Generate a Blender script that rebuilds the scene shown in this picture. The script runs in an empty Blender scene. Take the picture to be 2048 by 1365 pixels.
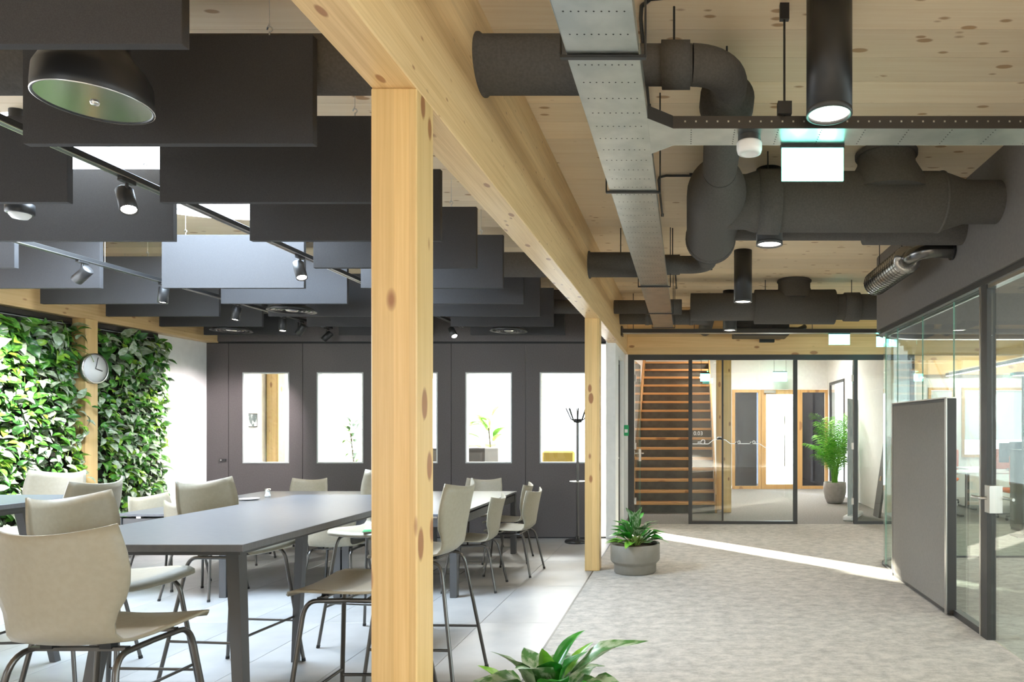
import bpy, math, random
from mathutils import Vector, Matrix, Euler
random.seed(11)
R = math.radians
SC = bpy.context.scene
COL = SC.collection
# ------------------------------------------------------------------ camera (24 mm shift lens, level, 1.5 m high)
cam = bpy.data.cameras.new('camera'); camo = bpy.data.objects.new('camera', cam); COL.objects.link(camo)
cam.sensor_width = 36; cam.sensor_fit = 'HORIZONTAL'; cam.lens = 24.0
cam.shift_x = -(1371 - 1024) / 2048; cam.shift_y = (854 - 682.5) / 2048
cam.clip_start = .05; cam.clip_end = 200
camo.location = (0, 0, 1.5); camo.rotation_euler = (R(90), 0, 0)
SC.camera = camo
# ------------------------------------------------------------------ sky, sun, exposure
W = bpy.data.worlds.new('sky'); SC.world = W; W.use_nodes = True
bg = W.node_tree.nodes['Background']; bg.inputs[0].default_value = (.86, .93, 1, 1); bg.inputs[1].default_value = 7.0
sun = bpy.data.lights.new('sun', 'SUN'); sun.energy = 60; sun.angle = R(1.2); sun.color = (1, .93, .8)
suno = bpy.data.objects.new('sun', sun); COL.objects.link(suno)
_d = Vector((.7071, -.7071, -.231)).normalized()
suno.rotation_euler = _d.to_track_quat('-Z', 'Y').to_euler(); suno.location = (-9, 20, 6)
SC.view_settings.view_transform = 'Standard'; SC.view_settings.look = 'None'
SC.view_settings.exposure = 0.15; SC.view_settings.gamma = 1; SC.view_settings.use_curve_mapping = False
SC.cycles.max_bounces = 10; SC.cycles.diffuse_bounces = 5; SC.cycles.glossy_bounces = 4
SC.cycles.transmission_bounces = 6; SC.cycles.transparent_max_bounces = 24
SC.cycles.caustics_reflective = False; SC.cycles.caustics_refractive = False
SC.cycles.sample_clamp_indirect = 6
SC.cycles.use_denoising = True

# ------------------------------------------------------------------ mesh helpers
class MB:
    def __init__(s): s.v = []; s.f = []; s.sm = []
    def add(s, v, f, sm=False):
        n = len(s.v); s.v += [tuple(p) for p in v]
        for q in f: s.f.append([i + n for i in q]); s.sm.append(sm)
        return s
    def box(s, x0, x1, y0, y1, z0, z1, b=0):
        if b <= 0:
            v = [(x, y, z) for z in (z0, z1) for y in (y0, y1) for x in (x0, x1)]
            return s.add(v, [(0,2,3,1),(4,5,7,6),(0,1,5,4),(1,3,7,5),(3,2,6,7),(2,0,4,6)])
        # chamfered box: 24 verts
        V = []; idx = {}
        for i, x in enumerate((x0, x1)):
            for j, y in enumerate((y0, y1)):
                for k, z in enumerate((z0, z1)):
                    sx, sy, sz = (1 if i == 0 else -1) * b, (1 if j == 0 else -1) * b, (1 if k == 0 else -1) * b
                    idx[i,j,k,'x'] = len(V); V.append((x, y + sy, z + sz))
                    idx[i,j,k,'y'] = len(V); V.append((x + sx, y, z + sz))
                    idx[i,j,k,'z'] = len(V); V.append((x + sx, y + sy, z))
        F = []
        for i in (0, 1):
            F.append([idx[i,0,0,'x'], idx[i,1,0,'x'], idx[i,1,1,'x'], idx[i,0,1,'x']])
            F.append([idx[0,i,0,'y'], idx[1,i,0,'y'], idx[1,i,1,'y'], idx[0,i,1,'y']])
            F.append([idx[0,0,i,'z'], idx[1,0,i,'z'], idx[1,1,i,'z'], idx[0,1,i,'z']])
            for k in (0, 1):
                F.append([idx[i,k,0,'x'], idx[i,k,1,'x'], idx[i,k,1,'y'], idx[i,k,0,'y']])
                F.append([idx[i,0,k,'x'], idx[i,1,k,'x'], idx[i,1,k,'z'], idx[i,0,k,'z']])
                F.append([idx[0,i,k,'y'], idx[1,i,k,'y'], idx[1,i,k,'z'], idx[0,i,k,'z']])
                for j in (0, 1): F.append([idx[i,j,k,'x'], idx[i,j,k,'y'], idx[i,j,k,'z']])
        c = Vector(((x0+x1)/2, (y0+y1)/2, (z0+z1)/2)); G = []
        for q in F:
            a, bb, cc = (Vector(V[q[t]]) for t in range(3))
            m = sum((Vector(V[t]) for t in q), Vector()) / len(q)
            G.append(q if (bb-a).cross(cc-a).dot(m-c) > 0 else q[::-1])
        return s.add(V, G)
    def bar(s, p, q, w, h=None, up=(0,0,1)):
        p, q = Vector(p), Vector(q); h = h or w; d = (q-p).normalized(); up = Vector(up)
        if abs(d.dot(up)) > .98: up = Vector((0,1,0))
        x = d.cross(up).normalized() * w/2; y = x.cross(d).normalized() * h/2
        v = [c + a*x + b*y for c in (p, q) for a, b in ((-1,-1),(1,-1),(1,1),(-1,1))]
        return s.add(v, [(3,2,1,0),(4,5,6,7),(0,1,5,4),(1,2,6,5),(2,3,7,6),(3,0,4,7)])
    def tube(s, pts, r, n=12, cap=True, sm=True):
        pts = [Vector(p) for p in pts]; rr = r if isinstance(r, (list, tuple)) else [r]*len(pts)
        ref = None; rings = []
        for i, p in enumerate(pts):
            a = pts[max(i-1,0)]; b = pts[min(i+1,len(pts)-1)]
            t = (b-a)
            if t.length < 1e-9: t = Vector((0,0,1))
            t.normalize()
            if ref is None:
                ref = Vector((0,0,1)) if abs(t.z) < .9 else Vector((1,0,0))
            x = (ref - t*ref.dot(t)).normalized(); ref = x; y = t.cross(x)
            rings.append([p + (x*math.cos(2*math.pi*k/n) + y*math.sin(2*math.pi*k/n))*rr[i] for k in range(n)])
        v = [q for g in rings for q in g]; f = []
        for i in range(len(pts)-1):
            for k in range(n): f.append((i*n+k, i*n+(k+1)%n, (i+1)*n+(k+1)%n, (i+1)*n+k))
        s.add(v, f, sm)
        if cap:
            s.add(rings[0], [list(range(n))[::-1]]); s.add(rings[-1], [list(range(n))])
        return s
    def lathe(s, prof, n=24, c=(0,0,0), sm=True):
        v = []; f = []; m = len(prof)
        for k in range(n):
            a = 2*math.pi*k/n
            for r, z in prof: v.append((c[0]+r*math.cos(a), c[1]+r*math.sin(a), c[2]+z))
        for k in range(n):
            for i in range(m-1):
                f.append((k*m+i, ((k+1)%n)*m+i, ((k+1)%n)*m+i+1, k*m+i+1))
        return s.add(v, f, sm)
    def prism(s, poly, z0, z1):
        n = len(poly); v = [(x,y,z0) for x,y in poly] + [(x,y,z1) for x,y in poly]
        return s.add(v, [list(range(n))[::-1], list(range(n,2*n))] + [(i,(i+1)%n,n+(i+1)%n,n+i) for i in range(n)])
    def mesh(s, name, mat):
        me = bpy.data.meshes.new(name); me.from_pydata(s.v, [], s.f); me.validate(); me.update()
        if len(me.polygons) == len(s.sm):
            me.polygons.foreach_set('use_smooth', s.sm)
        if mat: me.materials.append(mat)
        return me
    def build(s, name, mat, parent=None):
        return link(name, s.mesh(name, mat), parent)
def link(name, data, parent=None, loc=None, rot=None):
    o = bpy.data.objects.new(name, data); COL.objects.link(o)
    if parent: o.parent = parent
    if loc: o.location = loc
    if rot: o.rotation_euler = rot
    return o
def tag(o, label=None, cat=None, group=None, kind=None):
    if label: o['label'] = label
    if cat: o['category'] = cat
    if group: o['group'] = group
    if kind: o['kind'] = kind
    return o
def empty(name, loc=(0,0,0), rz=0):
    o = link(name, None, None, loc, (0,0,rz)); o.empty_display_size = .1
    return o
def thing(name, label, cat, loc=(0,0,0), rz=0, group=None): return tag(empty(name, loc, rz), label, cat, group)
def copy_tree(o, parent=None):
    c = o.copy(); COL.objects.link(c); c.parent = parent
    for ch in KIDS.get(o.name, [x for x in o.children]): copy_tree(ch, c)
    return c
KIDS = {}
def arc(c, r, a0, a1, n, ax='xy'):
    out = []
    for i in range(n+1):
        a = R(a0 + (a1-a0)*i/n); u, w = r*math.cos(a), r*math.sin(a)
        out.append({'xy': (c[0]+u, c[1]+w, c[2]), 'xz': (c[0]+u, c[1], c[2]+w), 'yz': (c[0], c[1]+u, c[2]+w)}[ax])
    return out
ORD = ['first','second','third','fourth','fifth','sixth','seventh','eighth','ninth','tenth','eleventh','twelfth']

# ------------------------------------------------------------------ materials
def mat(name, col, rough=.5, metal=0, spec=.5, emit=None, es=0):
    m = bpy.data.materials.new(name); m.use_nodes = True; b = m.node_tree.nodes['Principled BSDF']
    b.inputs['Base Color'].default_value = (*col, 1); b.inputs['Roughness'].default_value = rough
    b.inputs['Metallic'].default_value = metal; b.inputs['Specular IOR Level'].default_value = spec
    if emit: b.inputs['Emission Color'].default_value = (*emit, 1); b.inputs['Emission Strength'].default_value = es
    return m
def noise_mat(name, c1, c2, scale, rough=.6, detail=4, stretch=(1,1,1), bump=0, bscale=None, rand=0, metal=0, lo=.35, hi=.65, spec=.5, rvar=0):
    m = mat(name, c1, rough, metal, spec); nt = m.node_tree; N = nt.nodes; L = nt.links; b = N['Principled BSDF']
    tc = N.new('ShaderNodeTexCoord'); mp = N.new('ShaderNodeMapping'); L.new(tc.outputs['Object'], mp.inputs[0]); mp.inputs['Scale'].default_value = stretch
    src = mp.outputs[0]
    oi = N.new('ShaderNodeObjectInfo')
    if rand:
        va = N.new('ShaderNodeVectorMath'); va.operation = 'ADD'; cx = N.new('ShaderNodeCombineXYZ'); mu = N.new('ShaderNodeMath'); mu.operation = 'MULTIPLY'; mu.inputs[1].default_value = 37
        L.new(oi.outputs['Random'], mu.inputs[0])
        for i in range(3): L.new(mu.outputs[0], cx.inputs[i])
        L.new(src, va.inputs[0]); L.new(cx.outputs[0], va.inputs[1]); src = va.outputs[0]
    n = N.new('ShaderNodeTexNoise'); n.inputs['Scale'].default_value = scale; n.inputs['Detail'].default_value = detail; L.new(src, n.inputs[0])
    r = N.new('ShaderNodeValToRGB'); r.color_ramp.elements[0].position = lo; r.color_ramp.elements[1].position = hi
    r.color_ramp.elements[0].color = (*c1, 1); r.color_ramp.elements[1].color = (*c2, 1); L.new(n.outputs[0], r.inputs[0])
    out = r.outputs[0]
    if rand:
        hs = N.new('ShaderNodeHueSaturation'); mr = N.new('ShaderNodeMapRange'); mr.inputs[3].default_value = 1-rand; mr.inputs[4].default_value = 1+rand
        L.new(oi.outputs['Random'], mr.inputs[0]); L.new(mr.outputs[0], hs.inputs['Value']); L.new(out, hs.inputs['Color']); out = hs.outputs[0]
    L.new(out, b.inputs['Base Color'])
    if bump:
        n2 = N.new('ShaderNodeTexNoise'); n2.inputs['Scale'].default_value = bscale or scale*3; n2.inputs['Detail'].default_value = 3; L.new(src, n2.inputs[0])
        bp = N.new('ShaderNodeBump'); bp.inputs['Strength'].default_value = bump; bp.inputs['Distance'].default_value = .01; L.new(n2.outputs[0], bp.inputs['Height']); L.new(bp.outputs[0], b.inputs['Normal'])
    return m
def wood_mat(name, axis, c1, c2, knot, kden=1.0, rough=.45, lam=None, rand=.08, kfrac=.45, ksize=.32):
    """spruce: grain along axis (0,1,2), knots, optional glued lamella bands"""
    m = mat(name, c1, rough); nt = m.node_tree; N = nt.nodes; L = nt.links; b = N['Principled BSDF']
    tc = N.new('ShaderNodeTexCoord'); oi = N.new('ShaderNodeObjectInfo')
    cx = N.new('ShaderNodeCombineXYZ'); mu = N.new('ShaderNodeMath'); mu.operation = 'MULTIPLY'; mu.inputs[1].default_value = 53
    L.new(oi.outputs['Random'], mu.inputs[0])
    for i in range(3): L.new(mu.outputs[0], cx.inputs[i])
    va = N.new('ShaderNodeVectorMath'); va.operation = 'ADD'; L.new(tc.outputs['Object'], va.inputs[0]); L.new(cx.outputs[0], va.inputs[1])
    def mapped(along, across):
        mp = N.new('ShaderNodeMapping'); s = [across]*3; s[axis] = along; mp.inputs['Scale'].default_value = s; L.new(va.outputs[0], mp.inputs[0]); return mp.outputs[0]
    n = N.new('ShaderNodeTexNoise'); n.inputs['Scale'].default_value = 1; n.inputs['Detail'].default_value = 6; n.inputs['Roughness'].default_value = .65; n.inputs['Distortion'].default_value = .6
    L.new(mapped(1.1, 34), n.inputs[0])
    nf = N.new('ShaderNodeTexNoise'); nf.inputs['Scale'].default_value = 1; nf.inputs['Detail'].default_value = 3; L.new(mapped(2.0, 150), nf.inputs[0])
    mxn = N.new('ShaderNodeMix'); mxn.data_type = 'FLOAT'; mxn.inputs[0].default_value = .4; L.new(n.outputs[0], mxn.inputs[2]); L.new(nf.outputs[0], mxn.inputs[3])
    r = N.new('ShaderNodeValToRGB'); r.color_ramp.elements[0].position = .36; r.color_ramp.elements[1].position = .60
    r.color_ramp.elements[0].color = (*c2, 1); r.color_ramp.elements[1].color = (*c1, 1); L.new(mxn.outputs[0], r.inputs[0])
    out = r.outputs[0]
    if lam:   # lamella tone bands across the given axis
        nl = N.new('ShaderNodeTexWhiteNoise'); nl.noise_dimensions = '1D'
        sx = N.new('ShaderNodeSeparateXYZ'); L.new(tc.outputs['Object'], sx.inputs[0])
        m1 = N.new('ShaderNodeMath'); m1.operation = 'MULTIPLY'; m1.inputs[1].default_value = 1/lam[1]; L.new(sx.outputs[lam[0]], m1.inputs[0])
        fl = N.new('ShaderNodeMath'); fl.operation = 'FLOOR'; L.new(m1.outputs[0], fl.inputs[0]); L.new(fl.outputs[0], nl.inputs['W'])
        h2 = N.new('ShaderNodeHueSaturation'); mr2 = N.new('ShaderNodeMapRange'); mr2.inputs[3].default_value = .86; mr2.inputs[4].default_value = 1.1
        L.new(nl.outputs['Value'], mr2.inputs[0]); L.new(mr2.outputs[0], h2.inputs['Value']); L.new(out, h2.inputs['Color']); out = h2.outputs[0]
    vo = N.new('ShaderNodeTexVoronoi'); vo.inputs['Scale'].default_value = 1; L.new(mapped(4.5*kden, 10*kden), vo.inputs[0])
    nk = N.new('ShaderNodeSeparateColor'); L.new(vo.outputs['Color'], nk.inputs[0])
    ks = N.new('ShaderNodeMapRange'); ks.inputs[1].default_value = 1-kfrac; ks.inputs[2].default_value = 1; ks.inputs[3].default_value = .10; ks.inputs[4].default_value = ksize; ks.clamp = True; L.new(nk.outputs[0], ks.inputs[0])
    sb = N.new('ShaderNodeMath'); sb.operation = 'SUBTRACT'; L.new(vo.outputs['Distance'], sb.inputs[0]); L.new(ks.outputs[0], sb.inputs[1])
    kr = N.new('ShaderNodeMapRange'); kr.inputs[1].default_value = -.04; kr.inputs[2].default_value = .04; kr.inputs[3].default_value = .9; kr.inputs[4].default_value = 0; kr.clamp = True
    L.new(sb.outputs[0], kr.inputs[0])
    kg = N.new('ShaderNodeMath'); kg.operation = 'GREATER_THAN'; kg.inputs[1].default_value = 1-kfrac; L.new(nk.outputs[0], kg.inputs[0])
    km = N.new('ShaderNodeMath'); km.operation = 'MULTIPLY'; L.new(kr.outputs[0], km.inputs[0]); L.new(kg.outputs[0], km.inputs[1]); kr = km
    mx = N.new('ShaderNodeMixRGB'); L.new(kr.outputs[0], mx.inputs[0]); L.new(out, mx.inputs[1]); mx.inputs[2].default_value = (*knot, 1); out = mx.outputs[0]
    hs = N.new('ShaderNodeHueSaturation'); mr = N.new('ShaderNodeMapRange'); mr.inputs[3].default_value = 1-rand; mr.inputs[4].default_value = 1+rand
    L.new(oi.outputs['Random'], mr.inputs[0]); L.new(mr.outputs[0], hs.inputs['Value']); L.new(out, hs.inputs['Color'])
    L.new(hs.outputs[0], b.inputs['Base Color'])
    return m
def glass_mat(name, tint, refl=1.0, ior=1.5):
    m = bpy.data.materials.new(name); m.use_nodes = True; nt = m.node_tree; N = nt.nodes; L = nt.links
    N.remove(N['Principled BSDF']); o = N['Material Output']
    t = N.new('ShaderNodeBsdfTransparent'); t.inputs[0].default_value = (*tint, 1)
    g = N.new('ShaderNodeBsdfGlossy'); g.inputs['Roughness'].default_value = 0.0; g.inputs[0].default_value = (refl, refl, refl, 1)
    fr = N.new('ShaderNodeFresnel'); fr.inputs[0].default_value = ior
    ge = N.new('ShaderNodeNewGeometry'); io = N.new('ShaderNodeMapRange'); io.inputs[3].default_value = ior; io.inputs[4].default_value = 1/ior   # thin pane: same reflectance from both sides
    L.new(ge.outputs['Backfacing'], io.inputs[0]); L.new(io.outputs[0], fr.inputs[0])
    mx = N.new('ShaderNodeMixShader'); L.new(fr.outputs[0], mx.inputs[0]); L.new(t.outputs[0], mx.inputs[1]); L.new(g.outputs[0], mx.inputs[2]); L.new(mx.outputs[0], o.inputs[0])
    return m
def emit_mat(name, col, s):
    m = mat(name, col, .4, emit=col, es=s); return m
def leaf_mat(name, c1, c2, scale, rough=.35, lo=.45, hi=.55, rand=.25, stretch=(1,1,1)):
    m = noise_mat(name, c1, c2, scale, rough, 3, stretch, rand=rand, lo=lo, hi=hi)
    b = m.node_tree.nodes['Principled BSDF']; b.inputs['Transmission Weight'].default_value = 0
    return m
M = {}
M['clt'] = wood_mat('spruce_ceiling', 0, (.88,.73,.53), (.81,.64,.43), (.44,.25,.11), 1.5, .5, kfrac=.36, ksize=.30)
M['glulam_y'] = wood_mat('spruce_beam', 1, (.76,.54,.28), (.60,.39,.17), (.30,.13,.05), 1.8, .38, lam=(2,.12), kfrac=.5, ksize=.34)
M['glulam_x'] = wood_mat('spruce_cross_beam', 0, (.74,.50,.24), (.64,.40,.17), (.32,.14,.05), .8, .42, lam=(2,.16))
M['glulam_z'] = wood_mat('spruce_column', 2, (.76,.53,.24), (.66,.43,.17), (.28,.11,.04), 1.1, .38, lam=(0,.051), kfrac=.34, ksize=.30)
M['oak'] = wood_mat('oak_frame', 2, (.60,.36,.14), (.48,.27,.10), (.3,.15,.06), .5, .4)
M['tread'] = wood_mat('tread_wood', 0, (.68,.38,.16), (.58,.30,.11), (.35,.16,.06), .5, .4)
M['baffle'] = noise_mat('felt_baffle', (.044,.043,.045), (.056,.055,.057), 300, .95, 2, bump=.15, spec=.2)
M['felt_edge'] = noise_mat('felt_edge', (.10,.10,.10), (.13,.13,.13), 200, .95, 2, spec=.2)
M['panel'] = noise_mat('folding_panel', (.095,.083,.083), (.108,.096,.096), 60, .6, 3, spec=.35)
M['bulk'] = noise_mat('dark_plaster', (.140,.128,.120), (.155,.142,.133), 40, .7, 3, spec=.3)
M['seam'] = mat('black_rubber', (.01,.01,.011), .7)
M['duct'] = noise_mat('insulated_duct', (.082,.076,.070), (.10,.093,.086), 90, .88, 3, bump=.12, spec=.25)
M['galv'] = noise_mat('galvanised_sheet', (.44,.47,.455), (.54,.56,.535), 8, .3, 3, (1,1,1), metal=1)
M['galvdark'] = mat('dark_galvanised', (.06,.055,.05), .45, .6)
M['black'] = mat('black_metal', (.018,.018,.019), .42)
M['blackgloss'] = mat('black_gloss', (.012,.012,.013), .22)
M['silverblack'] = mat('ribbed_steel', (.16,.155,.15), .22, 1)
M['frame'] = mat('frame_anthracite', (.035,.034,.033), .4)
M['reveal'] = mat('aluminium_reveal', (.50,.53,.53), .4, .1)
M['white'] = noise_mat('white_plaster', (.78,.78,.76), (.82,.82,.80), 12, .8, 3, spec=.2)
M['whitep'] = mat('white_plastic', (.8,.8,.79), .35)
M['tile'] = noise_mat('stone_tile', (.30,.30,.30), (.355,.355,.35), 3.5, .36, 6, rand=.05, bump=.03)
M['joint'] = mat('tile_joint', (.26,.255,.25), .8)
M['steel'] = mat('brushed_steel', (.62,.61,.59), .28, 1)
M['legmetal'] = mat('dark_chrome_tube', (.11,.105,.10), .28, .85)
M['shell'] = noise_mat('moulded_shell', (.295,.268,.205), (.315,.287,.222), 50, .42, 2, spec=.4)
M['table'] = noise_mat('graphite_laminate', (.095,.10,.112), (.118,.122,.134), 25, .34, 4, (1,6,1))
M['tedge'] = mat('table_edge', (.05,.05,.052), .45)
M['tleg'] = mat('table_leg_metal', (.085,.085,.088), .42, .3)
M['pot'] = noise_mat('taupe_ceramic', (.22,.205,.175), (.245,.228,.195), 12, .5, 3)
M['potgrey'] = noise_mat('grey_fibre_pot', (.38,.38,.37), (.44,.44,.43), 14, .6, 3)
M['soil'] = noise_mat('soil', (.05,.032,.02), (.12,.08,.05), 60, .95, 4, bump=.6)
M['acoustic'] = noise_mat('grey_fabric', (.19,.178,.160), (.22,.206,.186), 220, .9, 2, (1,1,.2), bump=.1, spec=.2)
M['glass'] = glass_mat('clear_glass', (.955,.975,.965))
M['glasspod'] = glass_mat('pod_glass', (.90,.95,.93))
M['glassdark'] = glass_mat('darkened_glass', (.30,.33,.38))  # tint puts the vestibule's darkness into the side light panes
M['glassedge'] = mat('glass_edge', (.30,.55,.45), .15)
M['lens'] = emit_mat('lamp_lens', (1,.93,.82), 14)
M['lenshot'] = emit_mat('spot_lens', (1,.94,.84), 30)
M['led'] = emit_mat('led_strip', (1,.96,.9), 9)
M['signgreen'] = emit_mat('sign_green', (.24,1,.80), 4.4)
M['signwhite'] = emit_mat('sign_white', (.75,1,.95), 6.0)
M['ledgreen'] = emit_mat('indicator_green', (.1,1,.25), 30)
M['greenbox'] = mat('green_button_box', (.0,.30,.10), .35)
M['print'] = mat('white_print', (.9,.9,.9), .5)
M['riser'] = noise_mat('raw_steel_riser', (.085,.078,.068), (.13,.12,.10), 6, .5, 5, metal=.2)
M['orange'] = mat('orange_fabric', (.75,.14,.02), .7)
M['yellow'] = mat('mustard_fabric', (.55,.40,.08), .7)
M['blind'] = None
M['backing'] = noise_mat('planter_felt', (.02,.022,.016), (.05,.045,.03), 18, .95, 4, bump=.4)
M['leaf1'] = leaf_mat('leaf_mid_green', (.05,.20,.02), (.14,.36,.05), 30)
M['leaf2'] = leaf_mat('leaf_dark_green', (.025,.10,.02), (.06,.20,.04), 25)
M['leaf3'] = leaf_mat('leaf_pale', (.28,.38,.22), (.46,.54,.40), 30)
M['leaf4'] = leaf_mat('leaf_lime', (.20,.42,.03), (.34,.55,.06), 30)
M['varieg'] = leaf_mat('leaf_variegated', (.07,.20,.05), (.34,.44,.30), 38, .3, .46, .58, .12, (1,.5,1))
M['aglao'] = leaf_mat('leaf_emerald', (.02,.22,.02), (.06,.34,.04), 9, .28, rand=.2)
M['aglao2'] = leaf_mat('leaf_fresh', (.16,.42,.04), (.26,.55,.08), 12, .3, rand=.15)
M['palm'] = leaf_mat('palm_green', (.10,.40,.03), (.22,.58,.06), 6, .4, rand=.2)
M['stalk'] = mat('stalk', (.20,.28,.06), .5)
M['bark'] = noise_mat('bark', (.10,.07,.04), (.2,.15,.09), 20, .9)
bl = bpy.data.materials.new('roller_blind'); bl.use_nodes = True
_n = bl.node_tree.nodes; _l = bl.node_tree.links; _n.remove(_n['Principled BSDF'])
_t = _n.new('ShaderNodeBsdfTranslucent'); _t.inputs[0].default_value = (.075,.09,.095,1); _df = _n.new('ShaderNodeBsdfDiffuse'); _df.inputs[0].default_value = (.6,.66,.68,1)
_ad = _n.new('ShaderNodeAddShader'); _l.new(_t.outputs[0], _ad.inputs[0]); _l.new(_df.outputs[0], _ad.inputs[1]); _l.new(_ad.outputs[0], _n['Material Output'].inputs[0]); M['blind'] = bl
# carpet: mottled loop pile
cm = noise_mat('mottled_carpet', (.34,.325,.30), (.54,.515,.47), 8, .95, 10, (1,1.5,1), bump=.5, bscale=260, lo=.38, hi=.6, spec=.1)
_N = cm.node_tree.nodes; _L = cm.node_tree.links
for n in _N:
    if n.type == 'TEX_NOISE' and n.inputs['Scale'].default_value < 9: n.inputs['Roughness'].default_value = .8
M['carpet'] = cm
M['carpet2'] = noise_mat('lobby_carpet', (.22,.215,.205), (.31,.30,.285), 40, .95, 6, bump=.4, bscale=200, spec=.1)

# ------------------------------------------------------------------ dimensions
ZC, ZB = 3.34, 2.628            # ceiling, beam underside
BX0, BX1 = -1.046, -.893        # beam / columns
XL = -6.44                      # left wall
YF = 9.18                       # folding wall
YG = 10.5                       # glazed partition
SKX, SKY, SKR = -3.82, 5.03, 1.05

def struct(name, mb, m, label=None, cat=None, parent=None):
    o = mb.build(name, m, parent); return tag(o, label, cat, kind='structure')
# ------------------------------------------------------------------ floor
fl = struct('floor', MB().box(XL-.3, 8, -4.2, 18, -.12, -.012), M['joint'], 'pale stone tile floor with grey carpet zone across the office', 'floor')
tx = [-.965 - .6*i for i in range(10)]; ty = [5.22 + 1.2*j for j in range(-3, 4)]
tile_me = MB().box(-.2985, .2985, -.5985, .5985, -.012, 0, .0015).mesh('tile', M['tile'])
for i in range(9):
    for j in range(-4, 4):
        x = -.965 - .6*i - .3; y = 5.22 + 1.2*j + .6
        if y - .6 > YF - .2: continue
        link('tile', tile_me, fl, (x, y, 0))
MB().box(XL-.1, -.965, YF-.36, YF+.1, -.012, -.0015).build('tile_strip', M['tile'], fl)
MB().box(XL-.3, -6.367, -4.2, YF, -.012, -.001).build('tile_strip', M['tile'], fl)
MB().box(XL, -.965, -4.2, .418, -.012, -.001).build('tile_strip', M['tile'], fl)
MB().box(-.953, 8, -4.2, YG, -.012, .001).build('carpet', M['carpet'], fl)
MB().box(-.967, -.953, -4.2, YF+.05, -.012, .002).build('edge_trim', M['black'], fl)
MB().box(-.96, 8, YG, 18, -.012, 0).build('lobby_carpet', M['carpet2'], fl)
MB().box(XL, -1.0, YF+.1, 15, -.012, -.001).build('back_room_floor', M['tile'], fl)
g = MB(); 
for a, b_ in (((-2.62,6.95),(-2.29,6.95)), ((-2.29,6.95),(-2.29,7.2)), ((-2.29,7.2),(-2.62,7.2)), ((-2.62,7.2),(-2.62,6.95))):
    g.bar((a[0],a[1],.0005), (b_[0],b_[1],.0005), .012, .003)
tag(g.build('floor_socket', M['black']), 'thin dark frame of a floor socket under the right dining table', 'floor socket')

# ------------------------------------------------------------------ ceiling of spruce boards with a round skylight
ce = struct('ceiling', MB().box(XL-.3, -5.2, -4.2, 18, ZC+.012, ZC+.2).box(-2.5, 8, -4.2, 18, ZC+.012, ZC+.2)
            .box(-5.2, -2.5, -4.2, 3.7, ZC+.012, ZC+.2).box(-5.2, -2.5, 6.4, 18, ZC+.012, ZC+.2), M['clt'], 'pale knotty spruce board ceiling with a round skylight', 'ceiling')
def hole_x(y, side):
    return SKX + side*math.sqrt(max(0, SKR**2 - (y-SKY)**2))
pw = .24; y = 2.2
while y < YG + .1:
    y0, y1 = y + .0012, y + pw - .0012
    if y1 > SKY-SKR and y0 < SKY+SKR:
        ys = [y0 + (y1-y0)*t/6 for t in range(7)]
        MB().prism([(XL, y0)] + [(hole_x(t,-1), t) for t in ys] + [(XL, y1)], ZC, ZC+.19).build('board', M['clt'], ce)
        MB().prism([(-.97, y0), (-.97, y1)] + [(hole_x(t,1), t) for t in ys[::-1]], ZC, ZC+.19).build('board', M['clt'], ce)
    else:
        MB().box(XL, -.97, y0, y1, ZC, ZC+.03).build('board', M['clt'], ce)
    MB().box(-.968, 2.6, y0, y1, ZC, ZC+.03).build('board', M['clt'], ce)
    MB().box(2.602, 7.6, y0, y1, ZC, ZC+.03).build('board', M['clt'], ce)
    y += pw
sk = tag(empty('window_1', (SKX, SKY, ZC)), 'round skylight with white upstand above the acoustic baffles', 'skylight', kind='structure')
MB().lathe([(SKR+.002,.0),(SKR-.0,.19),(SKR-.01,.45),(SKR+.06,.46),(SKR+.06,.19),(SKR+.003,.185)], 48).build('upstand', M['white'], sk)
MB().lathe([(SKR+.05,.46),(SKR*.92,.56),(SKR*.7,.66),(SKR*.4,.72),(.02,.74)], 48).build('dome', M['glass'], sk)

for yy in (4.29+.018, 5.76+.018): MB().box(-1.02, 1.02, yy-SKY-.004, yy-SKY+.004, .0, .012).build('carrier_bar', M['steel'], sk)
sl = bpy.data.lights.new('skylight_daylight', 'AREA'); sl.shape = 'DISK'; sl.size = 1.9; sl.energy = 400; sl.color = (.62,.80,1)  # area lamp added in the dome to boost the blue daylight
link('skylight_daylight', sl, sk, (0,0,.44))
# ------------------------------------------------------------------ timber frame
def col_(name, x0, x1, y0, y1, z1, label):
    return struct(name, MB().box(x0, x1, y0, y1, 0, z1, .004), M['glulam_z'], label, 'column')
c1 = MB().box(-.0765, .0765, -.075, .075, 0, ZB, .004).build('timber_column', M['glulam_z']); c1.location = (-.97, 2.345, 0)
tag(c1, 'large square spruce column in the foreground under the long beam', 'column', kind='structure')
c2 = MB().box(-.0765, .0765, -.075, .075, 0, ZB, .004).build('timber_column', M['glulam_z']); c2.location = (-.97, 7.165, 0)
tag(c2, 'slim spruce column beside the low round plant pot', 'column', kind='structure')
c3 = MB().box(-.075, .075, -.075, .075, 0, ZB, .004).build('timber_column', M['glulam_z']); c3.location = (-6.305, 7.165, 0)
tag(c3, 'sunlit spruce column carrying the clock in the green plant wall', 'column', kind='structure')
struct('trim_1', MB().box(BX0, BX1, -4, YG+.15, ZB, ZC, .004), M['glulam_y'], 'long knotty spruce beam running overhead away from the camera', 'beam')
struct('trim_2', MB().box(XL, -6.28, -4, YF, ZB, ZC, .004), M['glulam_y'], 'spruce edge beam above the green plant wall', 'beam')
struct('trim_3', MB().box(BX1, 7.4, YG-.02, YG+.14, 2.61, ZC, .004), M['glulam_x'], 'spruce cross beam above the glazed partition', 'beam')

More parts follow.
